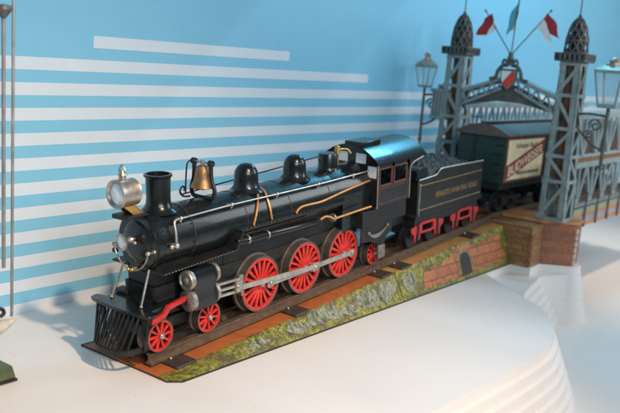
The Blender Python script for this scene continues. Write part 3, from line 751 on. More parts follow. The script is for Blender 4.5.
q = B(); q.box((X0 + .2, -YC + .2, 7.1), (25.4, YC - .2, 7.4)); q.box((X0, -YC + .3, 5.3), (25.2, YC - .3, 7.15)); q.prism_y([(16.1, 5.25), (25.3, 5.2), (25.3, 7.3), (18.6, 7.3), (18.6, 7.0), (16.1, 7.2)], -YC + .05, YC - .05)
q.build('cab_floor', 'matt', loco, bevel=.05)
q = B(); q.box((16.6, -2.6, 14.1), (21.8, -.2, 14.75)) if False else q.prism_y([(18.5, 14.0), (22.3, 14.0), (22.3, 14.55), (18.5, 14.55)], -1.6, .9)
q.build('roof_hatch', 'enamel', loco, bevel=.08)
# trailing truck
q = B(); q.prism_y([(16.0, 5.2), (22.4, 5.2), (22.4, 4.0), (21.0, 3.2), (20.7, 1.2), (19.6, 1.2), (19.3, 2.9), (17.9, 3.4), (16.0, 3.6)], -3.62, -3.45); tt = q.build('trailing_truck', 'matt', loco, bevel=.04)
q = B(); q.box((19.3, -3.95, 1.1), (20.6, -3.6, 2.65), .08); q.box((19.6, -4.02, 1.5), (20.3, -3.9, 2.3), .05); q.build('axle_box', 'dullsteel', tt)
q = B(); cres = [(17.4, 4.45), (18.0, 4.1), (18.8, 3.92), (19.7, 4.0), (20.5, 4.3), (21.2, 4.75)]
q.prism([(x, -3.66, z + .06 + .16 * math.sin(PI * i / 5)) for i, (x, z) in enumerate(cres)] + [(x, -3.66, z - .06 - .2 * math.sin(PI * (5 - i) / 5)) for i, (x, z) in enumerate(cres[::-1])], (0, -.06, 0)); q.ball((17.4, -3.7, 4.5), .22, 10); q.ball((21.2, -3.7, 4.8), .22, 10); q.build('leaf_spring', 'dullsteel', tt)
q = B(); q.box((21, -2.2, 3.6), (27.5, 2.2, 4.6)); q.build('drawbar', 'matt', loco)

# ------------------------------------------------------------------ tender
TT = -.020
tx, tzv = 36.0, 36.0 * TA
tender = thing('coal_tender', 'black toy tender with gold railway lettering, coal load and red bogie frames', 'toy tender', (36.0 * math.cos(INC), 0, 36.0 * math.sin(INC)), (0, -(INC + TT), 0))
YT_ = 3.8
xf, xr = -8.4, 8.9
def zt_(x): return 4.72 - .0 * x
b = B()
prof = [(xf, 4.55), (xr, 4.55), (xr, 9.42), (-2.2, 9.72), (-3.2, 9.6), (-4.0, 9.1), (-4.9, 8.98), (xf + .25, 8.95), (xf, 8.7)]
# near and far sides follow the cut-away profile; ends close the box
for s in (-1, 1):
    q = B(); q.prism_y(prof, s * (YT_ - .16), s * YT_)
    o = q.build('tank_side', 'tenderpaint', tender, bevel=.05)
    if s == -1: near_side = o
    q = B(); q.tube([(xf + .1, s * (YT_ - .02), 8.9), (-4.9, s * (YT_ - .02), 9.0), (-4.0, s * (YT_ - .02), 9.15), (-3.2, s * (YT_ - .02), 9.62), (-2.2, s * (YT_ - .02), 9.75), (3, s * (YT_ - .02), 9.62), (xr, s * (YT_ - .02), 9.45)], .085, 8); q.build('top_beading', 'steel', o)
q = B()
q.box((xf + .02, -YT_ + .17, 4.6), (xf + .18, YT_ - .17, 8.6)); q.box((xr - .18, -YT_ + .17, 4.6), (xr - .02, YT_ - .17, 9.3)); q.box((xf + .2, -YT_ + .18, 4.6), (xr - .2, YT_ - .18, 8.2))
q.build('tank', 'tenderpaint', tender)
q = B(); q.box((xf - .25, -YT_ - .12, 4.15), (xr + .2, YT_ + .12, 4.56), .05); q.box((xf + .3, -YT_ + .35, 2.9), (xr - .2, YT_ - .35, 4.2)); q.build('underframe', 'matt', tender)
q = B(); q.box((xf + .4, -YT_ - .03, 8.12), (xr - .25, -YT_ + .02, 8.2)); q.box((xf + .4, -YT_ - .03, 5.02), (xr - .25, -YT_ + .02, 5.1)); q.box((xf + .4, -YT_ - .028, 5.1), (xf + .47, -YT_ + .02, 8.12)); q.build('gold_lining', 'line', near_side)
q = B()
for k in range(9): q.ball((xf + .15, -YT_ - .01, 5.2 + k * .4), .06, 6)
q.build('rivets', 'steel', near_side)
text_mesh('PENNSYLVANIA RAIL ROAD', 'gold_lettering', 'gold', near_side, (-3.9, -YT_ - .005, 6.1), 11.3, .74, .03)
q = B(); q.prism_y([(xf + .1, 8.7), (xf + .2, 9.9), (xf + .9, 10.35), (xf + 2.2, 10.2), (xf + 3.1, 9.4), (xf + 3.3, 8.7)], -YT_ + .35, -1.3); q.build('tool_box', 'enamel', tender, bevel=.08)
q = B(); q.prism_y([(xf + .1, 8.7), (xf + .2, 9.9), (xf + .9, 10.35), (xf + 2.2, 10.2), (xf + 3.1, 9.4), (xf + 3.3, 8.7)], 1.3, YT_ - .35); q.build('tool_box', 'enamel', tender, bevel=.08)
q = B(); nx, ny = 150, 76; rows = []                              # the coal
from mathutils import noise as mn
for i in range(nx + 1):
    x = xf + .5 + (xr - xf - .9) * i / nx; r = []
    for j in range(ny + 1):
        y = (-YT_ + .2) + (2 * YT_ - .4) * j / ny; u = i / nx; v = 1 - (2 * j / ny - 1) ** 2
        h = 8.6 + 2.35 * (v ** .55) * min(1, u * 6, (1 - u) * 2.2 + .25) * (1 - .35 * u)
        d1 = mn.voronoi(Vector((x * 1.25, y * 1.25, 1.)))[0]; d2 = mn.voronoi(Vector((x * 2.6, y * 2.6, 5.)))[0]
        r.append((x, y, h - .15 + .75 * (d1[1] - d1[0]) ** .6 * .6 + .3 * (d2[1] - d2[0])))
    rows.append(r)
q.loft(rows, closed=False); q.build('coal_load', 'coal', tender, 14)
def bogie(x0, name):
    bo = B(); bo.box((x0 - 2.6, -2.2, 1.6), (x0 + 2.6, 2.2, 2.7)); bo.cyl((x0, 0, 2.5), (x0, 0, 3.4), .8, n=16); bg = bo.build(name, 'matt', tender)
    for s in (-1, 1):
        q = B(); y0, y1 = s * 3.45, s * 3.65
        # arch-bar side: two leg pairs with a bowed bar between, open under the bow
        q.prism_y([(x0 - 2.1, 3.05), (x0 - 1.5, 3.3), (x0 + 1.5, 3.3), (x0 + 2.1, 3.05), (x0 + 2.1, 2.75), (x0 + 1.2, 2.95), (x0 - 1.2, 2.95), (x0 - 2.1, 2.75)], y0, y1)
        q.prism_y([(x0 - 2.0, 2.3), (x0 - 1.0, 2.12), (x0 + 1.0, 2.12), (x0 + 2.0, 2.3), (x0 + 2.0, 2.0), (x0 + 1.1, 1.82), (x0 - 1.1, 1.82), (x0 - 2.0, 2.0)], y0, y1)
        for sx in (-1, 1):
            q.prism_y([(x0 + sx * 1.45, 2.98), (x0 + sx * 2.1, 3.08), (x0 + sx * 2.15, 2.2), (x0 + sx * 2.2, 1.05), (x0 + sx * 1.9, 1.05), (x0 + sx * 1.75, 1.8), (x0 + sx * 1.4, 2.2)], y0 - .01 * s, y1 + .01 * s)
            q.prism_y([(x0 + sx * 2.75, 3.05), (x0 + sx * 4.05, 2.85), (x0 + sx * 3.95, 2.3), (x0 + sx * 3.3, 1.9), (x0 + sx * 3.15, .95), (x0 + sx * 2.9, .95), (x0 + sx * 2.8, 1.9), (x0 + sx * 2.6, 2.4)], y0, y1)
        fo = q.build('side_frame', 'redframe', bg, bevel=.05)
        for sx in (-1, 1):
            q = B(); q.lathe((x0 + sx * 2.45, s * 2.75, 1.45), (0, s, 0), [(0, .02), (0, 1.4), (-.7, 1.42), (-.74, 1.6), (-.98, 1.6), (-.98, .02)], 32); q.build('tender_wheel', 'matt', bg)
            q = B(); q.box((x0 + sx * 2.45 - .25, s * 3.0, 1.1), (x0 + sx * 2.45 + .25, s * 3.75, 2.6), .06); q.build('axle_box', 'matt', bg)
bogie(-5.05, 'bogie'); bogie(4.9, 'bogie')
q = B(); q.box((xf - .6, -3.3, 4.3), (xf - .2, 3.3, 4.5)); q.build('footplate', 'matt', tender)
q = B(); q.cyl((xf + .15, -YT_ - .2, 4.4), (xf + .15, -YT_ - .2, 8.3), .07, n=8); q.ball((xf + .15, -YT_ - .2, 8.35), .13, 8); q.build('grab_iron', 'steel', tender)

# ------------------------------------------------------------------ boxcar
CX0, CX1, CZ0, CZ1 = 0., 25., 4.6, 11.6
car = thing('beer_boxcar', 'dark green toy boxcar with brown roof and a cream billboard with a red diagonal band', 'toy boxcar', (51.3, 0, 4.35), (0, 0, 0))
q = B(); q.box((CX0, -3.9, CZ0), (CX1, 3.9, CZ1), .06)
body = q.build('body', 'green', car)
q = B()
ry = [(-4.35, 11.5), (-4.35, 11.75), (-1.6, 13.0), (0, 13.25), (1.6, 13.0), (4.35, 11.75), (4.35, 11.5), (0, 12.9)]
q.prism_x([(-4.35, 11.45), (-4.35, 11.75), (-2.0, 12.85), (0, 13.2), (2.0, 12.85), (4.35, 11.75), (4.35, 11.45)], -.6, CX1 + .6); q.build('roof', 'roofbrown', car, 20)
q = B(); q.box((-.4, -.55, 13.3), (CX1 + .4, .55, 13.42)); q.box((-.6, -.2, 13.1), (CX1 + .5, .2, 13.32)); q.build('roof_walk', 'roofbrown', car)
sg0, sg1, sz0, sz1 = .15, 13.8, 4.9, 11.25
q = B(); q.box((sg0, -3.98, sz0), (sg1, -3.9, sz1)); sign = q.build('billboard', 'cream', car)
q = B()
for a_, c_ in (((sg0, sz0), (sg1, sz0 + .22)), ((sg0, sz1 - .22), (sg1, sz1)), ((sg0, sz0 + .22), (sg0 + .22, sz1 - .22)), ((sg1 - .22, sz0 + .22), (sg1, sz1 - .22))): q.box((a_[0], -4.02, a_[1]), (c_[0], -3.93, c_[1]))
q.build('red_border', 'signred', sign)
A0, A1 = Vector((sg0 + .25, 0, 5.15)), Vector((sg1 - .25, 0, 8.75)); dd = (A1 - A0).normalized()
q = B(); q.prism([(A0.x, -4.0, A0.z), (A1.x, -4.0, A1.z), (A1.x, -4.0, A1.z + 2.1), (A0.x, -4.0, A0.z + 2.1)], (0, -.03, 0)); q.build('red_band', 'signred', sign)
text_mesh('BUDWEISER', 'band_lettering', 'cream', sign, (A0.x + .65, -4.03, A0.z + .42), 12.4, 1.45, .03, ydir=dd, zdir=(0, 0, 1), bold=.015)
text_mesh('Anheuser Busch', 'small_lettering', 'ink', sign, (3.0, -3.98, 9.75), 8.0, .8, .03)
q = B()
random.seed(3); x = 4.2
while x < 12.6:
    w = random.uniform(.16, .5); q.box((x, -4.0, 5.75), (x + w, -3.96, 5.75 + random.uniform(.35, .5))); x += w + random.uniform(.08, .2)
q.build('small_lettering', 'ink', sign)
q = B(); q.box((sg1 + .6, -3.99, 4.9), (sg1 + 5, -3.9, 11.2)); q.build('side_door', 'green', car, bevel=.04)
q = B(); q.box((.2, -3.2, 3.6), (CX1 - .2, 3.2, 4.6)); q.box((-1.2, -.4, 3.2), (0, .4, 4.0), .1); q.build('underframe', 'matt', car)
q = B()
for z in (6.0, 7.4, 8.8, 10.2): q.cyl((-.2, -3.4, z), (-.2, -2.2, z), .08, n=8)
q.cyl((-.25, 1.2, 4.4), (-.25, 1.2, 14.0), .09, n=8); q.cyl((-.25, .2, 14.0), (-.25, 2.2, 14.0), .07, n=8)
q.build('ladder', 'matt', car)
for xb in (4.2, 20.5):
    q = B(); q.box((xb - 2.6, -2.4, 1.4), (xb + 2.6, 2.4, 2.6)); q.prism_y([(xb - 3.2, 2.6), (xb + 3.2, 2.6), (xb + 2.8, 1.2), (xb + 1.4, 1.1), (xb + .8, 2.0), (xb - .8, 2.0), (xb - 1.4, 1.1), (xb - 2.8, 1.2)], -3.5, -3.3); q.cyl((xb, 0, 2.5), (xb, 0, 3.7), .8, n=16); bg = q.build('bogie', 'matt', car)
    for s in (-1, 1):
        for sx in (-1, 1):
            q = B(); q.lathe((xb + sx * 1.95, s * 2.75, 1.45), (0, s, 0), [(0, .02), (0, 1.4), (-.7, 1.42), (-.74, 1.6), (-.98, 1.6), (-.98, .02)], 28); q.build('boxcar_wheel', 'matt', bg)

car2 = thing('goods_van', 'brown toy goods van standing inside the bridge behind the near truss', 'toy goods van', (78.2, 0, 4.4))
q = B(); q.box((0, -3.9, 4.6), (25, 3.9, 11.6), .06); bd = q.build('body', paint('brown van paint', (.15, .085, .058), .45, var=.3, wear=(.09, .06, .045), wearamt=.62), car2)
q = B()
for k in range(13): q.box((.4 + k * 2.0, -3.96, 4.8), (.55 + k * 2.0, -3.88, 11.4))
q.build('side_rib', 'matt', bd)
q = B(); q.box((9.5, -4.02, 4.8), (15.5, -3.9, 11.2), .05); q.build('side_door', 'roofbrown', bd)
q = B(); q.prism_x([(-4.35, 11.45), (-4.35, 11.75), (-2.0, 12.85), (0, 13.2), (2.0, 12.85), (4.35, 11.75), (4.35, 11.45)], -.6, 25.6); q.build('roof', 'roofbrown', car2, 20)
q = B(); q.box((.2, -3.2, 3.6), (24.8, 3.2, 4.6)); q.box((-1.0, -.4, 3.2), (0, .4, 4.0), .1); q.build('underframe', 'matt', car2)
for ch in [c for c in car.children if c.name.startswith('bogie')]:
    c = ch.copy(); COL.objects.link(c); c.parent = car2
    for g in ch.children:
        d = g.copy(); COL.objects.link(d); d.parent = c

# ------------------------------------------------------------------ bridge
BXT = 58.0
bridge = thing('toy_bridge', 'blue grey tin truss bridge with two finial towers, red white shield and flags', 'toy bridge', (BXT, 0, 4.0))
bo_ = Vector((-BXT, 0, -4.0))
def Lb(p): return Vector(p) + bo_
YN, YFAR = -9.7, 8.6
def tower(yc, name):
    b = B(); zb_, zt2 = 4.05, 27.2; hb, ht = 1.95, 1.45
    def cor(z, sx, sy):
        h = hb + (ht - hb) * (z - zb_) / (zt2 - zb_); return Lb((BXT + sx * h, yc + sy * h, z))
    for sx in (-1, 1):
        for sy in (-1, 1):
            a, c = cor(zb_, sx, sy), cor(zt2, sx, sy)
            w = .85
            # angle iron: two flat plates meeting at the corner
            for dx, dy in ((1, 0), (0, 1)):
                v = Vector((-sx * w * dx, -sy * w * dy, 0)); t = Vector((0 if dx else -sx * .14, 0 if dy else -sy * .14, 0)) * (1 if dx != dy else 0)
                t = Vector((-sx * .14 * (1 - dx), -sy * .14 * (1 - dy), 0))
                b.loft([[a, a + v, a + v + t, a + t], [c, c + v, c + v + t, c + t]])
            for k in range(26):
                z = zb_ + .5 + k * (zt2 - zb_ - 1) / 25; p = cor(z, sx, sy)
                b.ball(p + Vector((0, -sy * .45, 0)) + Vector((sx * .02, 0, 0)), .1, 6); b.ball(p + Vector((-sx * .45, 0, 0)) + Vector((0, sy * .02, 0)), .1, 6)
    tw = b.build(name, 'bridge', bridge, 30)
    lv = [4.3, 9.9, 13.6, 17.6, 22.4, 26.9]
    b = B()
    for i, z in enumerate(lv):
        for (p, q_) in (((-1, -1), (1, -1)), ((1, -1), (1, 1)), ((1, 1), (-1, 1)), ((-1, 1), (-1, -1))):
            b.bar(cor(z, *p), cor(z, *q_), .2, .5)
            if i < len(lv) - 1:
                m = 1 if i % 2 else -1
                A_, B_ = (p, q_) if i % 2 == 0 else (q_, p)
                b.bar(cor(z, *A_), cor(lv[i + 1], *B_), .2, .45)
    b.build('bracing', 'bridge', tw, 30)
    b = B(); b.box(Lb((BXT - .6, yc - .6, 9.9)), Lb((BXT + .6, yc + .6, 27))); b.build('core', 'rust', tw)
    b = B(); z0 = 27.2
    b.box(Lb((BXT - 2.2, yc - 2.2, z0)), Lb((BXT + 2.2, yc + 2.2, z0 + .25)), .05); b.box(Lb((BXT - 1.5, yc - 1.5, z0 + .25)), Lb((BXT + 1.5, yc + 1.5, z0 + 1.2)), .08)
    for k in range(7):
        u = -2.1 + 4.2 * k / 6
        for p in ((-2.1, u), (2.1, u), (u, -2.1), (u, 2.1)): b.cyl(Lb((BXT + p[0], yc + p[1], z0 + .25)), Lb((BXT + p[0], yc + p[1], z0 + 1.1)), .17, .2, 8)
    for s in (-1, 1):
        b.bar(Lb((BXT - 2.1, yc + s * 2.1, z0 + 1.1)), Lb((BXT + 2.1, yc + s * 2.1, z0 + 1.1)), .35, .22); b.bar(Lb((BXT + s * 2.1, yc - 2.1, z0 + 1.1)), Lb((BXT + s * 2.1, yc + 2.1, z0 + 1.1)), .35, .22)
    b.build('gallery', 'bridgedark', tw)
    def er(u): return 1.62 * (1 - .04 * u) * max(0, 1 - u ** 2.6) ** .62
    z1, H = 28.4, 5.1
    b = B()
    for d in (-1, 1):
        for k in range(10):
            pts = []
            for i in range(13):
                u = i / 12 * .97; a = 2 * PI * k / 10 + d * u * 1.7; r = er(u); pts.append(Lb((BXT + r * math.cos(a), yc + r * math.sin(a), z1 + u * H)))
            b.tube(pts, .13, 6, False)
    for u in (0.02, .35, .62):
        r = er(u) + .02; b.tube([Lb((BXT + r * math.cos(a), yc + r * math.sin(a), z1 + u * H)) for a in [2 * PI * k / 24 for k in range(25)]], .13, 6, False)
    fin = b.build('finial', 'bridgedark', tw)
    b = B(); b.lathe(Lb((BXT, yc, z1)), (0, 0, 1), [(i / 10 * H * .95, max(.02, er(i / 10 * .97) * .72)) for i in range(11)], 20); b.build('finial_core', 'matt', fin)
    b = B(); b.lathe(Lb((BXT, yc, z1 + H * .93)), (0, 0, 1), [(0, .4), (.25, .22), (.5, .3), (.75, .1), (6.5, .06), (6.6, .02)], 12); b.build('mast', 'bridgedark', fin)
    return tw
tn = tower(YN, 'tower'); tf = tower(YFAR, 'tower')
# trusses
def truss(y, name):
    s = -1 if y < 0 else 1
    XA, XB = BXT + 2.2, 118.
    b = B()
    b.box(Lb((XA, y - .35, 11.3)), Lb((XB, y + .35, 12.2))); b.box(Lb((XA, y - .45, 12.95)), Lb((XB, y + .45, 13.3)))
    b.box(Lb((XA, y - .4, 18.9)), Lb((XB, y + .4, 19.8)))
    b.box(Lb((XA, y - .3, 5.0)), Lb((XB, y + .3, 5.5)))
    tr = b.build(name, 'bridge', bridge, bevel=.05)
    b = B(); P, wb = (6.0, .5) if y < 0 else (4.6, .36); n = int((XB - XA) / P)
    for k in range(n + 1):
        x = XA + k * P
        for z0, z1 in ((5.3, 11.4), (13.2, 19.0)):
            b.bar(Lb((x, y, z0)), Lb((x, y, z1)), .34, wb)
            if k < n:
                b.bar(Lb((x + .2, y, z0)), Lb((x + P * .5, y, z1)), .3, wb); b.bar(Lb((x + P - .2, y, z0)), Lb((x + P * .55, y, z1)), .3, wb)
    b.build('web_bars', 'bridge', tr)
    b = B(); b.box(Lb((XA, y - .3, 12.2)), Lb((XB, y - .1, 12.95))); b.build('rail_band', 'rust', tr)
    # painted side of the deck with its railing posts
    f0 = y + s * .55
    b = B(); b.box(Lb((BXT + 4.4, f0, 3.9)), Lb((XB, f0 + s * .2, 4.9))); b.build('deck_side', 'olive', tr)
    b = B(); b.box(Lb((BXT + 4.4, f0, 3.55)), Lb((XB, f0 + s * .3, 3.9))); b.box(Lb((BXT + 4.4, f0, 2.0)), Lb((XB, f0 + s * .3, 2.45))); b.build('deck_side', 'orangeband', tr)
    b = B(); b.box(Lb((BXT + 4.4, f0, 2.45)), Lb((XB, f0 + s * .2, 3.55))); b.build('deck_side', 'lavender', tr)
    for k in range(10):
        x = BXT + 4.6 + k * 5.6
        q = B(); q.cyl(Lb((x, f0 + s * .45, 1.9)), Lb((x, f0 + s * .45, 7.2)), .17, .14, 8); q.ball(Lb((x, f0 + s * .45, 7.3)), .24, 8); q.build('railing_post', 'bridgedark', tr)
    b = B()
    for z in (5.9, 7.0): b.cyl(Lb((BXT + 4.6, f0 + s * .45, z)), Lb((XB, f0 + s * .45, z)), .05, n=6)
    b.build('railing', 'bridgedark', tr)
truss(YN, 'truss'); truss(YFAR, 'truss')
b = B(); b.box(Lb((BXT + 4.5, YN, 2.2)), Lb((118, YFAR, 3.3))); b.build('deck', 'deckgrey', bridge)
for s in (-1, 1):
    b = B(); b.box(Lb((52.1, 2.25 * s - .3, 3.55)), Lb((118, 2.25 * s + .3, 4.33)), .05); b.build('rail', 'rail', bridge)
# portal: gable between the towers, crest, flags
b = B(); yc0 = -.55
for s, ye in ((1, YFAR - 1.4), (-1, YN + 1.4)):
    yi = yc0 + s * 1.1
    b.bar(Lb((BXT - 1.0, yi, 24.1)), Lb((BXT - 1.0, ye, 21.7)), .8, .45); b.bar(Lb((BXT - 1.0, yi, 22.6)), Lb((BXT - 1.0, ye, 19.6)), .6, .42)
    b.bar(Lb((BXT + 1.2, yi, 24.1)), Lb((BXT + 1.2, ye, 21.7)), .8, .45)
    n = 4
    for k in range(n):
        u0, u1 = k / n, (k + .55) / n
        T_ = lambda u: Lb((BXT - 1.0, yi + (ye - yi) * u, 24.1 - 2.4 * u)); D_ = lambda u: Lb((BXT - 1.0, yi + (ye - yi) * u, 22.6 - 3.0 * u))
        b.bar(T_(u0), D_(u1), .2, .25); b.bar(D_(u1), T_((k + 1) / n), .2, .25)
    b.bar(Lb((BXT + .1, yi, 24.36)), Lb((BXT + .1, ye, 21.96)), 2.6, .1)
b.build('portal_gable', 'bridge', bridge)
b = B(); b.prism([Lb((BXT - .7, y, z)) for y, z in ((YFAR - 1.5, 19.5), (YFAR - 1.5, 20.4), (yc0 + 1, 23.2), (yc0 - 1, 23.2), (YN + 1.5, 20.4), (YN + 1.5, 19.5), (yc0 - 2, 20.6), (yc0 + 2, 20.6))], (.3, 0, 0)); b.build('pediment', 'bridgedark', bridge)
xs_ = BXT - 1.75
def shield(sc, y0=yc0, z0=24.0):
    o_ = [(-1, 1.15), (1, 1.15), (1.0, .1), (.75, -.55), (.3, -1.05), (0, -1.3), (-.3, -1.05), (-.75, -.55), (-1.0, .1)]
    return [(y0 + a_ * sc, z0 + c_ * sc) for a_, c_ in o_]
b = B(); b.prism([Lb((xs_, y, z)) for y, z in shield(1.35)], (.35, 0, 0)); crest = b.build('crest', 'bridgedark', bridge, bevel=.1)
b = B()
for s in (-1, 1):
    b.tube([Lb((xs_ + .2, yc0 + s * .3, 26.1)), Lb((xs_ + .2, yc0 + s * 1.1, 26.0)), Lb((xs_ + .2, yc0 + s * 1.8, 25.2)), Lb((xs_ + .2, yc0 + s * 2.1, 24.2)), Lb((xs_ + .2, yc0 + s * 3.0, 23.9))], .3, 8)
    b.tube([Lb((xs_ + .2, yc0 + s * .2, 26.1)), Lb((xs_ + .2, yc0 + s * .9, 26.9)), Lb((xs_ + .2, yc0 + s * 1.2, 26.3)), Lb((xs_ + .2, yc0 + s * .7, 25.9))], .2, 8)
b.lathe(Lb((xs_ + .2, yc0, 26.0)), (0, 0, 1), [(0, .7), (.4, .75), (.7, .4), (1.1, .55), (1.5, .35), (1.9, .4), (2.1, .1), (2.15, .02)], 16); b.build('crest_scrolls', 'bridgedark', crest)
SH = shield(1.08)
b = B(); b.prism([Lb((xs_ - .06, y, z)) for y, z in SH], (.08, 0, 0)); b.build('shield_field', 'white', crest)
cl = lambda u, v: (yc0 + u * 1.08, 24.0 + v * 1.08)
b = B(); b.prism([Lb((xs_ - .11, y, z)) for y, z in (cl(-1.0, 1.12), cl(-.5, 1.12), cl(.75, -.5), cl(.3, -1.03), cl(0, -1.27), cl(-.3, -1.03), cl(-.75, -.55), cl(-1., .1))], (.06, 0, 0)); b.build('shield_bend', 'shieldred', crest)
FL = [((4.62, 34.0), [([(3.58, 33.63), (4.69, 32.88), (5.8, 30.3), (3.98, 30.38), (3.05, 32.57)], 'flagred'), ([(3.05, 32.57), (3.98, 30.38), (4.9, 29.61), (2.35, 31.7)], 'white')]),
      ((-.62, 36.6), [([(-.65, 35.9), (.58, 33.18), (.73, 30.33), (-.52, 32.15), (-.75, 34.27)], 'flagblue'), ([(-.75, 34.27), (-.52, 32.15), (.4, 30.17), (-.6, 32.0)], 'white')]),
      ((-5.7, 34.2), [([(-5.17, 33.85), (-6.39, 32.86), (-7.44, 30.34), (-5.91, 30.96), (-4.73, 32.98)], 'flagred'), ([(-4.73, 32.98), (-3.91, 31.57), (-6.09, 29.59), (-6.38, 30.12), (-5.91, 30.96)], 'white')])]
for (ty_, tz_), pieces in FL:
    b = B(); b.cyl(Lb((57, -.3, 27.6)), Lb((57, ty_, tz_)), .1, .08, 8); b.ball(Lb((57, ty_, tz_)), .2, 8); fp = b.build('flag_pole', 'bridgedark', bridge)
    for pts, mt in pieces:
        b = B(); fine = []
        for i in range(len(pts)):
            p, q_ = pts[i], pts[(i + 1) % len(pts)]
            for k in range(6):
                u = k / 6; nx_, nz_ = (q_[1] - p[1]), -(q_[0] - p[0]); ln = math.hypot(nx_, nz_) + 1e-6
                w = .13 * math.sin(u * 2 * PI) if ln > 2 else 0
                fine.append((p[0] + (q_[0] - p[0]) * u + nx_ / ln * w, p[1] + (q_[1] - p[1]) * u + nz_ / ln * w))
        b.prism([Lb((57 + .12 * math.sin(z * 2 + y), y, z)) for y, z in fine], (.07, 0, 0)); bmesh.ops.triangulate(b.bm, faces=[f for f in b.bm.faces if len(f.verts) > 4]); b.build('flag', mt, fp)
# lamps fixed to the towers
def lamp(yl, xl, zl, sc, ytow, name, rs=1.):
    s = 1 if yl > 0 else -1
    b = B(); b.cyl(Lb((xl, yl, zl - 8.0)), Lb((xl, yl, zl)), .22 * sc ** .5, n=10)
    b.lathe(Lb((xl, yl, zl - 9.3)), (0, 0, 1), [(0, .02), (.3, .14), (.7, .2), (.9, .4), (1.2, .2), (1.5, .3)], 12)
    lp = b.build(name, 'bridgedark', bridge)
    b = B()
    r0, r1, h = 1.15 * sc, 1.85 * sc, 3.5 * sc
    C4 = lambda r, z: [Lb((xl + r * math.cos(a), yl + r * math.sin(a), z)) for a in [PI / 4 + PI / 2 * k for k in range(4)]]
    lo, hi = C4(r0, zl + .25 * sc), C4(r1, zl + h)
    for k in range(4):
        b.bar(lo[k], hi[k], .16 * sc, .16 * sc); b.bar(hi[k], hi[(k + 1) % 4], .2 * sc, .3 * sc); b.bar(lo[k], lo[(k + 1) % 4], .2 * sc, .25 * sc)
    b.loft([C4(r0 + .12, zl), C4(r0 + .12, zl + .25 * sc)])
    lt = b.build('lantern', 'bridge', lp)
    b = B(); b.loft([C4(r0 * .93, zl + .3 * sc), C4(r1 * .93, zl + h - .1 * sc)]); b.build('lantern_glass', 'glass', lt)
    q_ = sc * rs
    b = B(); b.loft([C4(r1 * 1.12, zl + h + .12 * sc), C4(r1 * .98, zl + h + .4 * q_), C4(r1 * .6, zl + h + 1.0 * q_)])
    b.lathe(Lb((xl, yl, zl + h + 1.0 * q_)), (0, 0, 1), [(0, .75 * sc), (.25 * q_, .75 * sc), (.3 * q_, .45 * sc), (.7 * q_, .4 * sc), (.75 * q_, .62 * sc), (.9 * q_, .55 * sc), (1.3 * q_, .35 * sc), (1.5 * q_, .02)], 16); b.build('lantern_roof', 'tan', lt)
    yb = ytow + s * 1.5
    b = B(); e = yb
    b.tube([Lb((xl, yl, zl - 1.2)), Lb((xl + (BXT - xl) * .5, (yl + e) / 2, zl - 1.0)), Lb((BXT, e, zl - 1.2))], .18, 8)
    b.tube([Lb((xl, yl, zl - 6)), Lb((xl + (BXT - xl) * .4, yl + (e - yl) * .45, zl - 5.2)), Lb((BXT, e, zl - 3))], .18, 8)
    for cy, cz, r in ((.35, -2.6, 1.0), (.55, -4.0, .7)):
        c0 = yl + (e - yl) * cy; xx = xl + (BXT - xl) * cy
        b.tube([Lb((xx, c0 + r * (1 - k / 22) * math.cos(k * .5), zl + cz + r * (1 - k / 22) * math.sin(k * .5))) for k in range(19)], .14, 7, False)
    b.build('scroll_bracket', 'bridgedark', lp)
    return lp
lamp(13.9, 57.0, 21.7, .95, YFAR, 'bracket_lamp')
lamp(-15.6, 57.4, 21.1, 1.45, YN, 'bracket_lamp', .55)
b = B()
b.box(Lb((56.4, 10.0, 17.4)), Lb((59.2, 12.0, 21.2)), .08); b.box(Lb((56.1, 9.9, 21.2)), Lb((59.5, 12.3, 21.7)), .06); b.box(Lb((56.2, 9.9, 16.9)), Lb((59.4, 12.2, 17.4)), .06); b.box(Lb((57.2, 10.4, 21.7)), Lb((58.6, 11.6, 22.4)), .06)
for k in range(4): b.cyl(Lb((56.3, 10.2 + k * .55, 17.4)), Lb((56.3, 10.2 + k * .55, 21.2)), .15, n=8)
b.build('tower_cabin', 'bridge', tf)

# ------------------------------------------------------------------ cut-off toy at the left edge
toy = thing('tin_toy', 'cut off tin toy with thin upright wires, cream hull and green base', 'tin toy', (-27, 4, ZF))
to_ = Vector((27, -4, -ZF))
def Lt(p): return Vector(p) + to_
b = B(); b.box(Lt((-33, 3.0, ZF + .02)), Lt((-23.35, 8, ZF + .22))); b.build('base_edge', 'edge', toy)
b = B(); b.loft([[Lt(p) for p in ((-33, 3.05, ZF + .22), (-23.4, 3.05, ZF + .22), (-23.4, 7.95, ZF + .22), (-33, 7.95, ZF + .22))], [Lt(p) for p in ((-33, 3.3, -1.35), (-23.6, 3.3, -1.35), (-23.6, 7.5, -1.35), (-33, 7.5, -1.35))]]); b.build('base', 'toygreen', toy, bevel=.15)
b = B(); b.lathe(Lt((-25.2, 4, -1.25)), (0, 0, 1), [(0, .6), (.2, .5), (.5, .25), (2.6, .2)], 14); b.build('stem', 'bridgedark', toy)
b = B(); secs = []
for x, w, h, zc in ((-31, 1.2, 1.0, 2.3), (-28, 1.4, 1.1, 2.1), (-25.5, 1.2, 1.0, 1.95), (-24.4, .8, .75, 1.95), (-23.5, .4, .45, 2.1), (-22.85, .06, .1, 2.3)):
    secs.append([Lt((x, 4 + w * math.cos(a), zc + h * .7 * math.sin(a))) for a in [2 * PI * k / 16 for k in range(16)]])
b.loft(secs); b.build('hull', 'bone', toy, 50)
b = B(); b.tube([Lt(p) for p in ((-25.6, 3.4, 3.4), (-25.0, 3.4, 3.7), (-24.5, 3.4, 3.55), (-24.4, 3.4, 3.2), (-24.7, 3.4, 3.0))], .16, 8); b.build('curl', 'matt', toy)
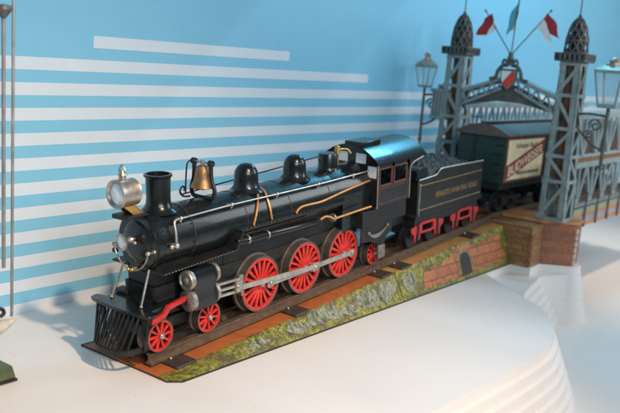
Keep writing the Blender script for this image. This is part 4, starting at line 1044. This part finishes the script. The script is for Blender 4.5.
b = B(); b.tube([Lt(p) for p in ((-23.35, 4, 2.6), (-23.3, 4, 2.75), (-23.3, 4, 3.2), (-23.35, 4, 20), (-23.4, 4, 48))], .12, 8, False); b.build('upright_wire', 'rod', toy)
b = B(); b.cyl(Lt((-24.05, 4, 6.8)), Lt((-24.2, 4, 26.4)), .15, n=10); b.build('upright_rod', 'rod', toy)
b = B(); b.lathe(Lt((-24.2, 4, 26.2)), (0, 0, 1), [(0, .15), (.3, .35), (.7, .65), (1.0, .6), (1.1, .02)], 14); b.cyl(Lt((-33, 4, 27.2)), Lt((-24.2, 4, 27.0)), .25, n=10); b.build('top_arm', 'bridgedark', toy)

# ------------------------------------------------------------------ light
def look(o, target):
    d = Vector(target) - o.location; o.rotation_euler = d.to_track_quat('-Z', 'Y').to_euler()
def spot(name, loc, tgt, power, col, size, blend, rad):
    l = bpy.data.lights.new(name, 'SPOT'); l.energy = power; l.color = col; l.spot_size = math.radians(size); l.spot_blend = blend; l.shadow_soft_size = rad
    o = bpy.data.objects.new(name, l); COL.objects.link(o); o.location = loc; look(o, tgt); return o
def area(name, loc, tgt, power, col, sx, sy):
    l = bpy.data.lights.new(name, 'AREA'); l.shape = 'RECTANGLE'; l.size = sx; l.size_y = sy; l.energy = power; l.color = col
    o = bpy.data.objects.new(name, l); COL.objects.link(o); o.location = loc; look(o, tgt); return o
spot('key_lamp', (-30, -92, 100), (-14, -12, -2), 710000, (1, .745, .54), 46, .9, 3.0)
spot('right_lamp', (106, -60, 118), (108, -14, -8), 380000, (1, .76, .55), 44, .9, 2.2)
area('cyan_lamp', (95, 12, 80), (25, 0, 8), 56000, (.16, .66, 1), 46, 8)
area('cool_fill', (-50, -100, 56), (-14, 17, 2), 84000, (.72, .88, 1), 60, 36)
area('far_fill', (120, -80, 70), (115, 18, 48), 95000, (.84, .93, 1), 90, 60)
spot('glass_arc_spot', (30, -130, 62), (95, 17.7, -75), 76000, (.8, .92, 1), 75.6, .02, 1.0)  # added spot; its hard edge imitates an arc reflected in the display glass
spot('glass_arc_spot', (60, -130, 62), (125, 17.7, -75), 66000, (.8, .92, 1), 75.6, .02, 1.0)  # second added spot, edge standing in for the other reflected arc
w = bpy.data.worlds.new('World'); S.world = w; w.use_nodes = True
bg = w.node_tree.nodes['Background']; bg.inputs[0].default_value = (.45, .53, .6, 1); bg.inputs[1].default_value = .2

# ------------------------------------------------------------------ camera (solved from the photograph)
cam = bpy.data.cameras.new('camera'); co = bpy.data.objects.new('camera', cam); COL.objects.link(co)
F = Vector((0.7845066, 0.5939522, -0.1782419)); R = Vector((0.6125021, -0.7870865, 0.0730476)); U = Vector((0.0969050, 0.1664799, 0.9812716))
mw = Matrix(((R.x, U.x, -F.x, -59.7854), (R.y, U.y, -F.y, -53.1565), (R.z, U.z, -F.z, 24.9977), (0, 0, 0, 1)))
co.matrix_world = mw
cam.sensor_width = 36; cam.sensor_fit = 'HORIZONTAL'; cam.lens = 36 * 818.0126 / 620
cam.clip_start = .5; cam.clip_end = 2000
cam.dof.use_dof = True; cam.dof.focus_distance = 79; cam.dof.aperture_fstop = cam.lens * 1e-3 / .62
S.camera = co
S.view_settings.view_transform = 'Standard'; S.view_settings.look = 'None'; S.view_settings.exposure = 0; S.view_settings.gamma = 1
S.cycles.use_denoising = True
